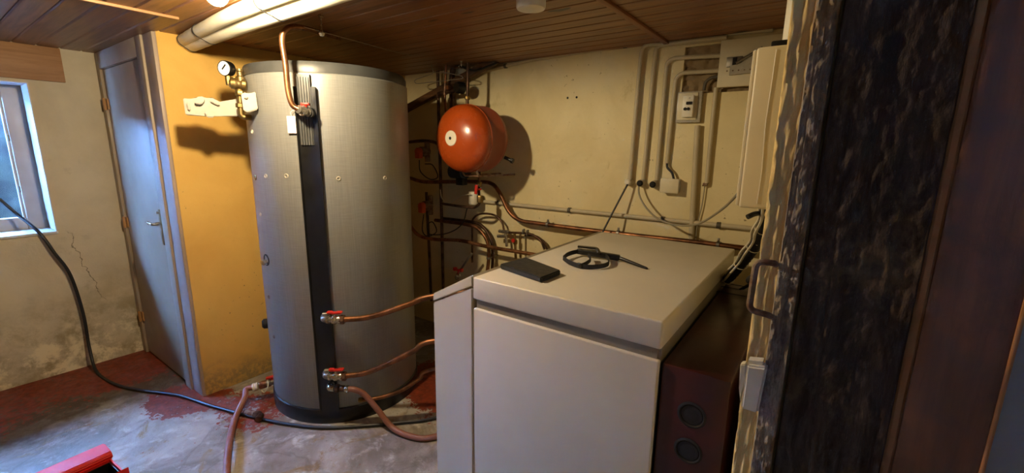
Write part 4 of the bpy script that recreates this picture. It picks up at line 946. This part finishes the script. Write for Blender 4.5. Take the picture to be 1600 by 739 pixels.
b = BM(); tube(b, smooth([P(1042, 255, Y=CY), P(1043, 262, Y=WB-0.03), P(1050, 270, Y=WB-0.03), P(1053, 280, Y=WB-0.03)], 6), 0.007, 10); single('cable', b, M['cable'], 'short black cable entering the top of the junction box', 'cable', P(1043, 262, Y=WB-0.03))
g0 = P(979, 291, Y=WB-0.06)
b = BM(); tube(b, smooth([g0+Vector((0, 0.02, 0.01)), g0, P(960, 327, Y=WB-0.10), P(943, 360, Y=WB-0.15), P(938, 372, Y=WB-0.17)], 6), 0.006, 10); single('cable', b, M['cable'], 'straight black cable slanting from the pale gland down behind the boiler', 'cable', g0)
g1 = P(996, 291, Y=WB-0.06)
b = BM(); tube(b, smooth([g1+Vector((0, 0.02, 0.01)), P(999, 305, Y=WB-0.07), P(1010, 325, Y=WB-0.10), P(1030, 343, Y=WB-0.16), P(1060, 352, Y=WB-0.24), P(1090, 350, Y=WB-0.34), P(1120, 333, Y=2.15), P(1147, 309, Y=1.9), Vector((-0.17, 1.72, 1.58)), Vector((-0.15, 1.615, 1.62))], 7), 0.0055, 10); single('cable', b, M['greycable'], 'grey cable sagging in a loop from the black gland to the cream cabinet', 'cable', g1)
# switch box
sb = thing('switch_box', 'square grey switch box with breaker on the cream wall', 'switch box', P(1077, 168, Y=WB))
q = [P(1058, 144, Y=WB-0.03), P(1099, 142, Y=WB-0.03), P(1096, 191, Y=WB-0.03), P(1055, 192, Y=WB-0.03)]
xl, xr, zt, zb = q[3].x, q[1].x-0.004, q[0].z, q[2].z
b = BM(); box(b, xl, xr, WB-0.03, WB-0.001, zb, zt, 0.004); part(sb, 'back_plate', b, M['clear'])
b = BM(); e_ = 0.008
box(b, xl+e_, xr-e_-0.012, WB-0.036, WB-0.029, zb+0.014, zt-e_, 0.002); part(sb, 'cover', b, M['plate'])
bx0, bx1 = P(1066, 168, Y=WB-0.06).x, P(1083, 168, Y=WB-0.06).x
b = BM(); box(b, bx0, bx1, WB-0.065, WB-0.034, zb+0.028, zt-0.025, 0.003); bk = part(sb, 'breaker', b, M['white'])
b = BM(); zc = (zb+zt)/2; box(b, bx0+0.022, bx1-0.006, WB-0.074, WB-0.063, zc+0.010, zc+0.026, 0.002); part(bk, 'toggle', b, M['dark'])
for dx in (0.012, 0.030):
    b = BM(); cyl(b, (bx0+dx+0.006, WB-0.064, zc-0.013), (bx0+dx+0.006, WB-0.072, zc-0.013), 0.0085, 14); part(bk, 'button', b, M['dark'])
b = BM(); cyl(b, (bx0+0.036, WB-0.064, zc+0.045), (bx0+0.036, WB-0.067, zc+0.045), 0.004, 10); part(bk, 'screw', b, M['steel'])
b = BM(); cyl(b, (xl+0.018, WB-0.029, zt-0.018), (xl+0.018, WB-0.034, zt-0.018), 0.006, 10); part(sb, 'screw', b, M['steel'])
# meter plate
mp = thing('meter_plate', 'grey cream mounting plate with a small rail at the wall top', 'mounting plate', P(1165, 95, Y=WB))
xl, xr = -0.545, -0.13; zt, zb = P(1138, 62, Y=WB-0.03).z, P(1150, 135, Y=WB-0.03).z
b = BM(); box(b, xl, xr, WB-0.03, WB-0.004, zb, zt, 0.004); part(mp, 'plate', b, M['plate'])
p0 = P(1136, 90, Y=WB-0.035); p1 = P(1152, 104, Y=WB-0.035)
b = BM(); box(b, p0.x, p1.x+0.02, WB-0.042, WB-0.028, p1.z, p0.z, 0.002); part(mp, 'rail', b, M['steel'])
b = BM(); box(b, p0.x+0.03, p1.x-0.004, WB-0.046, WB-0.03, p1.z+0.008, p0.z-0.004, 0.002); part(mp, 'terminal', b, M['dark'])
b = BM(); z1 = p1.z-0.01
prism(b, [P(1140, 118, Y=WB-0.031), P(1196, 112, Y=WB-0.031), P(1196, 82, Y=WB-0.031), P(1186, 79, Y=WB-0.031), P(1158, 100, Y=WB-0.031), P(1142, 104, Y=WB-0.031)], (0, -0.02, 0)); part(mp, 'cloudy_cover', b, M['clear'])
b = BM(); pa, pb = P(1150, 99, Y=WB-0.055), P(1192, 74, Y=WB-0.055); tube(b, [pa, pb], 0.008, 8); part(mp, 'flat_lead', b, M['steel'])
b = BM()
for x in range(1136, 1180, 9): cyl(b, P(x, 111-0.07*(x-1136), Y=WB-0.052), P(x, 111-0.07*(x-1136), Y=WB-0.05), 0.004, 8)
part(mp, 'screw_row', b, M['rust'])
for k, (x, y) in enumerate(((887, 153), (901, 152))):
    b = BM(); p = P(x, y, Y=WB); lathe(b, [(0, 0.001), (0.004, 0.001), (0.0065, 0.003), (0.0075, 0.0)], p, (0, -1, 0), 12); single('drill_hole', b, M['dark'], ['left of two small dark drill holes in the cream wall', 'right of two small dark drill holes in the cream wall'][k], 'hole', p, 'drill holes in the cream wall')

# cabinet on the right wall
cab = thing('electrical_cabinet', 'tall cream electrical cabinet fixed to the right wall', 'cabinet', (WR, 1.4, 1.46))
b = BM(); box(b, -0.168, WR-0.001, 1.2, 1.62, 1.462, 1.835, 0.006, 3); cb = part(cab, 'body', b, M['cabinet'])
b = BM(); box(b, -0.176, -0.164, 1.203, 1.617, 1.466, 1.831, 0.004); part(cab, 'door', b, M['cabinet'])
b = BM(); box(b, -0.15, WR-0.001, 1.28, 1.60, 1.835, 1.862, 0.004); part(cab, 'top_gasket', b, M['blackpl'], 'black cable entry strip on top')
b = BM(); tube(b, smooth([(-0.128, 1.199, 1.475), (-0.127, 1.199, 1.56), (-0.131, 1.199, 1.66), (-0.129, 1.199, 1.75), (-0.128, 1.199, 1.825)], 4), 0.0012, 6); part(cab, 'seam_line', b, M['white'])
b = BM(); cyl(b, (-0.135, 1.62, 1.862), (-0.135, 1.62, 2.199), 0.026, 20); single('trunking_pipe', b, M['greyjack'], 'white vertical pipe from the cabinet top to the ceiling', 'pipe', (-0.135, 1.62, 1.862))
b = BM(); cyl(b, (-0.097, 1.5, 1.862), (-0.097, 1.5, 2.199), 0.011, 16); single('conduit', b, M['conduit'], 'thin vertical conduit beside the white pipe above the cabinet', 'conduit', (-0.097, 1.5, 1.862))
# hose bundle below the cabinet
HP = [Vector((-0.118, 1.5, 1.462)), P(1196, 350, Y=1.62), P(1182, 380, Y=1.85), P(1160, 410, Y=2.05), P(1135, 436, Y=2.22), Vector((-0.40, 2.52, 0.97))]
b = BM()
pts = smooth(HP, 14); tube(b, pts, [0.021+0.002*(i % 2) for i in range(len(pts))], 12)
bd = thing('corrugated_hose', 'black corrugated hose bound with white cables below the cabinet', 'hose', HP[0])
part(bd, 'hose', b, M['rubber'])
for k, t in enumerate((16, 30, 43, 54)):
    b = BM(); c = pts[t]; dd = (pts[t+1]-pts[t-1]).normalized(); u, v = frame_of(dd)
    band(b, [c+(u*math.cos(a_)+v*math.sin(a_))*0.028 for a_ in [2*PI*i/16 for i in range(16)]], dd, 0.003, 0.001, True); part(bd, 'cable_tie', b, M['whitecable'])
for k, off in enumerate((Vector((-0.026, -0.008, 0.004)), Vector((-0.018, -0.020, -0.014)))):
    b = BM(); tube(b, [p_+off*(1+0.15*math.sin(i*0.4+k)) for i, p_ in enumerate(pts)], 0.0045, 8)
    part(bd, 'tied_cable', b, M['whitecable'], 'white cable tied along the black hose')
b = BM(); tube(b, smooth([Vector((-0.100, 1.45, 1.462)), P(1205, 370, Y=1.5), P(1203, 400, Y=1.6), P(1185, 428, Y=1.75), P(1172, 438, Y=1.9), Vector((-0.22, 2.4, 0.985))], 8), 0.016, 12); single('corrugated_hose', b, M['rubber'], 'plain black hose hanging close to the right wall under the cabinet', 'hose', (-0.1, 1.45, 1.462))
b = BM(); tube(b, smooth([P(1183, 382, Y=1.80), P(1190, 369, Y=1.76), P(1195, 373, Y=1.74), P(1193, 386, Y=1.74), P(1202, 397, Y=1.7), P(1212, 404, Y=1.7)], 7), 0.005, 8); single('cable', b, M['whitecable'], 'white cable end curling off the black hose to the plaster edge', 'cable', P(1190, 369, Y=1.76))
b = BM(); c = P(1192, 333, Y=1.55); tube(b, smooth([c+Vector((0.012, 0, 0.004)), c, P(1180, 334, Y=1.52), P(1168, 339, Y=1.50)], 5), [0.006]*6+[0.008]*10, 10); single('black_lever', b, M['blackpl'], 'small black lever sticking out under the cream cabinet', 'lever', c)
for k, pts_ in enumerate(([(1112, 440), (1118, 470), (1135, 465), (1165, 448), (1180, 440)], [(1105, 455), (1108, 478), (1120, 480), (1140, 500), (1160, 530)], [(1120, 436), (1140, 452), (1165, 462), (1182, 470)])):
    b = BM(); tube(b, smooth([P(x, y, Y=[2.2, 2.1, 2.25][k])+Vector((0, 0, 0.0)) for x, y in pts_], 6), 0.007, 8)
    for v in b.verts: v.co.z = max(v.co.z, 0.966+0.002*k)
    single('cable', b, M['cable'], ['black cable drooping over the dark red cabinet behind the boiler lid', 'black cable lying along the top of the dark red cabinet', 'black cable crossing below the tied white cables'][k], 'cable', P(*pts_[0], Y=2.2))
# handle and switch on the wall end
b = BM(); YH = YP-0.03
hp = [P(1212, 413, Y=YP-0.002), P(1209, 411, Y=YH), P(1182, 408, Y=YH), P(1170, 484, Y=YH), P(1200, 492, Y=YH), P(1204, 494, Y=YP-0.002)]
tube(b, fillet(hp, 0.014), 0.006, 10); single('pull_handle', b, M['rust'], 'rusty U shaped iron handle on the plaster edge', 'handle', hp[0])
ls = thing('light_switch', 'old white light switch low on the plaster edge', 'switch', P(1180, 600, Y=YP))
s0, s1 = P(1165, 568, Y=YP-0.03), P(1198, 632, Y=YP-0.03)
b = BM(); prism(b, [P(1170, 562, Y=YP-0.006), P(1201, 566, Y=YP-0.006), P(1187, 636, Y=YP-0.006), P(1161, 628, Y=YP-0.006)], (0, -0.03, 0)); bmesh.ops.bevel(b, geom=b.edges[:], offset=0.004, segments=3, affect='EDGES'); part(ls, 'housing', b, M['white'])
b = BM(); prism(b, [P(1159, 564, Y=YP-0.012), P(1168, 563, Y=YP-0.012), P(1166, 590, Y=YP-0.012), P(1159, 622, Y=YP-0.012), P(1157, 600, Y=YP-0.012)], (0, -0.02, 0)); bmesh.ops.bevel(b, geom=b.edges[:], offset=0.002, segments=2, affect='EDGES'); part(ls, 'rocker', b, M['white'])
b = BM(); prism(b, [P(1172, 557, Y=YP-0.006), P(1194, 559, Y=YP-0.006), P(1193, 566, Y=YP-0.006), P(1171, 564, Y=YP-0.006)], (0, -0.02, 0)); part(ls, 'cable_inlet', b, M['white'])

# ------------------------------------------------------------------ black cable from the window, toolbox
b = BM()
pts = [P(-30, 285, X=WL-0.12), Vector((WL-0.10, 0.40, WZ0+0.14)), P(60, 362, X=WL+0.02), P(85, 395, X=WL+0.05), P(110, 430, X=WL+0.05), P(130, 490, X=WL+0.06), P(140, 545, X=WL+0.08), P(152, 582, Z=0.012), P(185, 602, Z=0.012), P(230, 611, Z=0.012), P(280, 618, Z=0.012), P(330, 634, Z=0.012), P(390, 650, Z=0.012), P(440, 661, Z=0.012), P(500, 668, Z=0.012), P(560, 666, Z=0.012), P(630, 660, Z=0.012), P(676, 654, Z=0.012), Vector((-1.55, 1.95, 0.012))]
tube(b, smooth(pts, 8), 0.0095, 10); single('cable', b, M['cable'], 'long black cable from the window sill across the floor past the tank', 'cable', pts[7])

TBZ = 0.17
tA, tB, tC = P(166, 709, Z=TBZ+0.03), P(192, 727, Z=TBZ), P(214, 739, Z=TBZ)
tb = thing('toolbox', 'open red metal toolbox on the floor at the bottom left', 'toolbox', (-2.45, 0.2, 0))
ax = (P(60, 760, Z=TBZ)-P(166, 712, Z=TBZ)); ax.z = 0; ax.normalize()      # long side towards the camera
ay = Vector((-ax.y, ax.x, 0))
if ay.x < 0: ay = -ay
o = P(172, 717, Z=TBZ); o.z = 0
L_, W_ = 0.46, 0.20
def Q(u, v, z): return o+ax*u+ay*v+Vector((0, 0, z))
def wallp(bb, a_, b_, z0, z1, t=0.003):
    d_ = (b_-a_).normalized(); n = Vector((-d_.y, d_.x, 0)); prism(bb, [a_+Vector((0, 0, z0))-n*t, b_+Vector((0, 0, z0))-n*t, b_+Vector((0, 0, z0))+n*t, a_+Vector((0, 0, z0))+n*t], (0, 0, z1-z0))
b = BM(); cs = [Q(0, 0, 0), Q(L_, 0, 0), Q(L_, W_, 0), Q(0, W_, 0)]
for i in range(4): wallp(b, cs[i], cs[(i+1) % 4], 0.0, TBZ)
prism(b, cs, (0, 0, 0.006)); part(tb, 'box', b, M['toolred'])
# folded-out lid half with rounded ends
b = BM()
sec = [(-0.11, TBZ+0.008), (-0.105, TBZ+0.032), (-0.085, TBZ+0.040), (-0.01, TBZ+0.030), (0.0, TBZ+0.015), (-0.002, TBZ-0.004), (-0.10, TBZ-0.004)]
prism(b, [Q(-0.012, v, z) for v, z in sec], ax*(L_+0.02)); bmesh.ops.bevel(b, geom=b.edges[:], offset=0.004, segments=2, affect='EDGES'); part(tb, 'lid', b, M['toolred'])
b = BM(); prism(b, [Q(-0.004, v, z) for v, z in ((W_-0.002, TBZ-0.01), (W_-0.004, TBZ+0.035), (W_+0.008, TBZ+0.045), (W_+0.012, TBZ+0.01))], ax*L_); part(tb, 'side_flap', b, M['toolred'])
b = BM()
for a_, c_ in ((Q(0.006, 0.006, 0), Q(L_-0.006, 0.006, 0)), (Q(L_-0.006, 0.006, 0), Q(L_-0.006, W_-0.006, 0)), (Q(0.006, W_-0.006, 0), Q(L_-0.006, W_-0.006, 0)), (Q(0.006, 0.006, 0), Q(0.006, W_-0.006, 0))): wallp(b, a_, c_, 0.01, TBZ-0.012, 0.002)
part(tb, 'liner', b, M['blackpl'])
b = BM(); prism(b, [Q(0.01, 0.01, 0.10), Q(L_-0.01, 0.01, 0.10), Q(L_-0.01, W_-0.01, 0.10), Q(0.01, W_-0.01, 0.10)], (0, 0, 0.004)); part(tb, 'tray', b, M['dark'])
for k in range(3):
    b = BM(); a_ = Q(0.05+0.03*k, 0.05+0.045*k, 0.13+0.004*k); b_ = Q(0.17+0.02*k, 0.06+0.045*k, 0.125)
    s_ = thing('screwdriver', ['tan handled screwdriver in the toolbox beside the lid', 'dark handled screwdriver in the middle of the toolbox', 'red handled screwdriver in the toolbox by the side flap'][k], 'screwdriver', a_, 'screwdrivers in the toolbox')
    d_ = (b_-a_).normalized(); lathe(b, [(0, 0), (0.011, 0.003), (0.014, 0.02), (0.012, 0.05), (0.015, 0.08), (0.01, 0.1), (0, 0.1)], a_, d_, 12); part(s_, 'handle', b, M[['tan', 'leather', 'redpl'][k]])
    b = BM(); cyl(b, a_+d_*0.09, a_+d_*0.22, 0.0035, 8); part(s_, 'shaft', b, M['steel'])
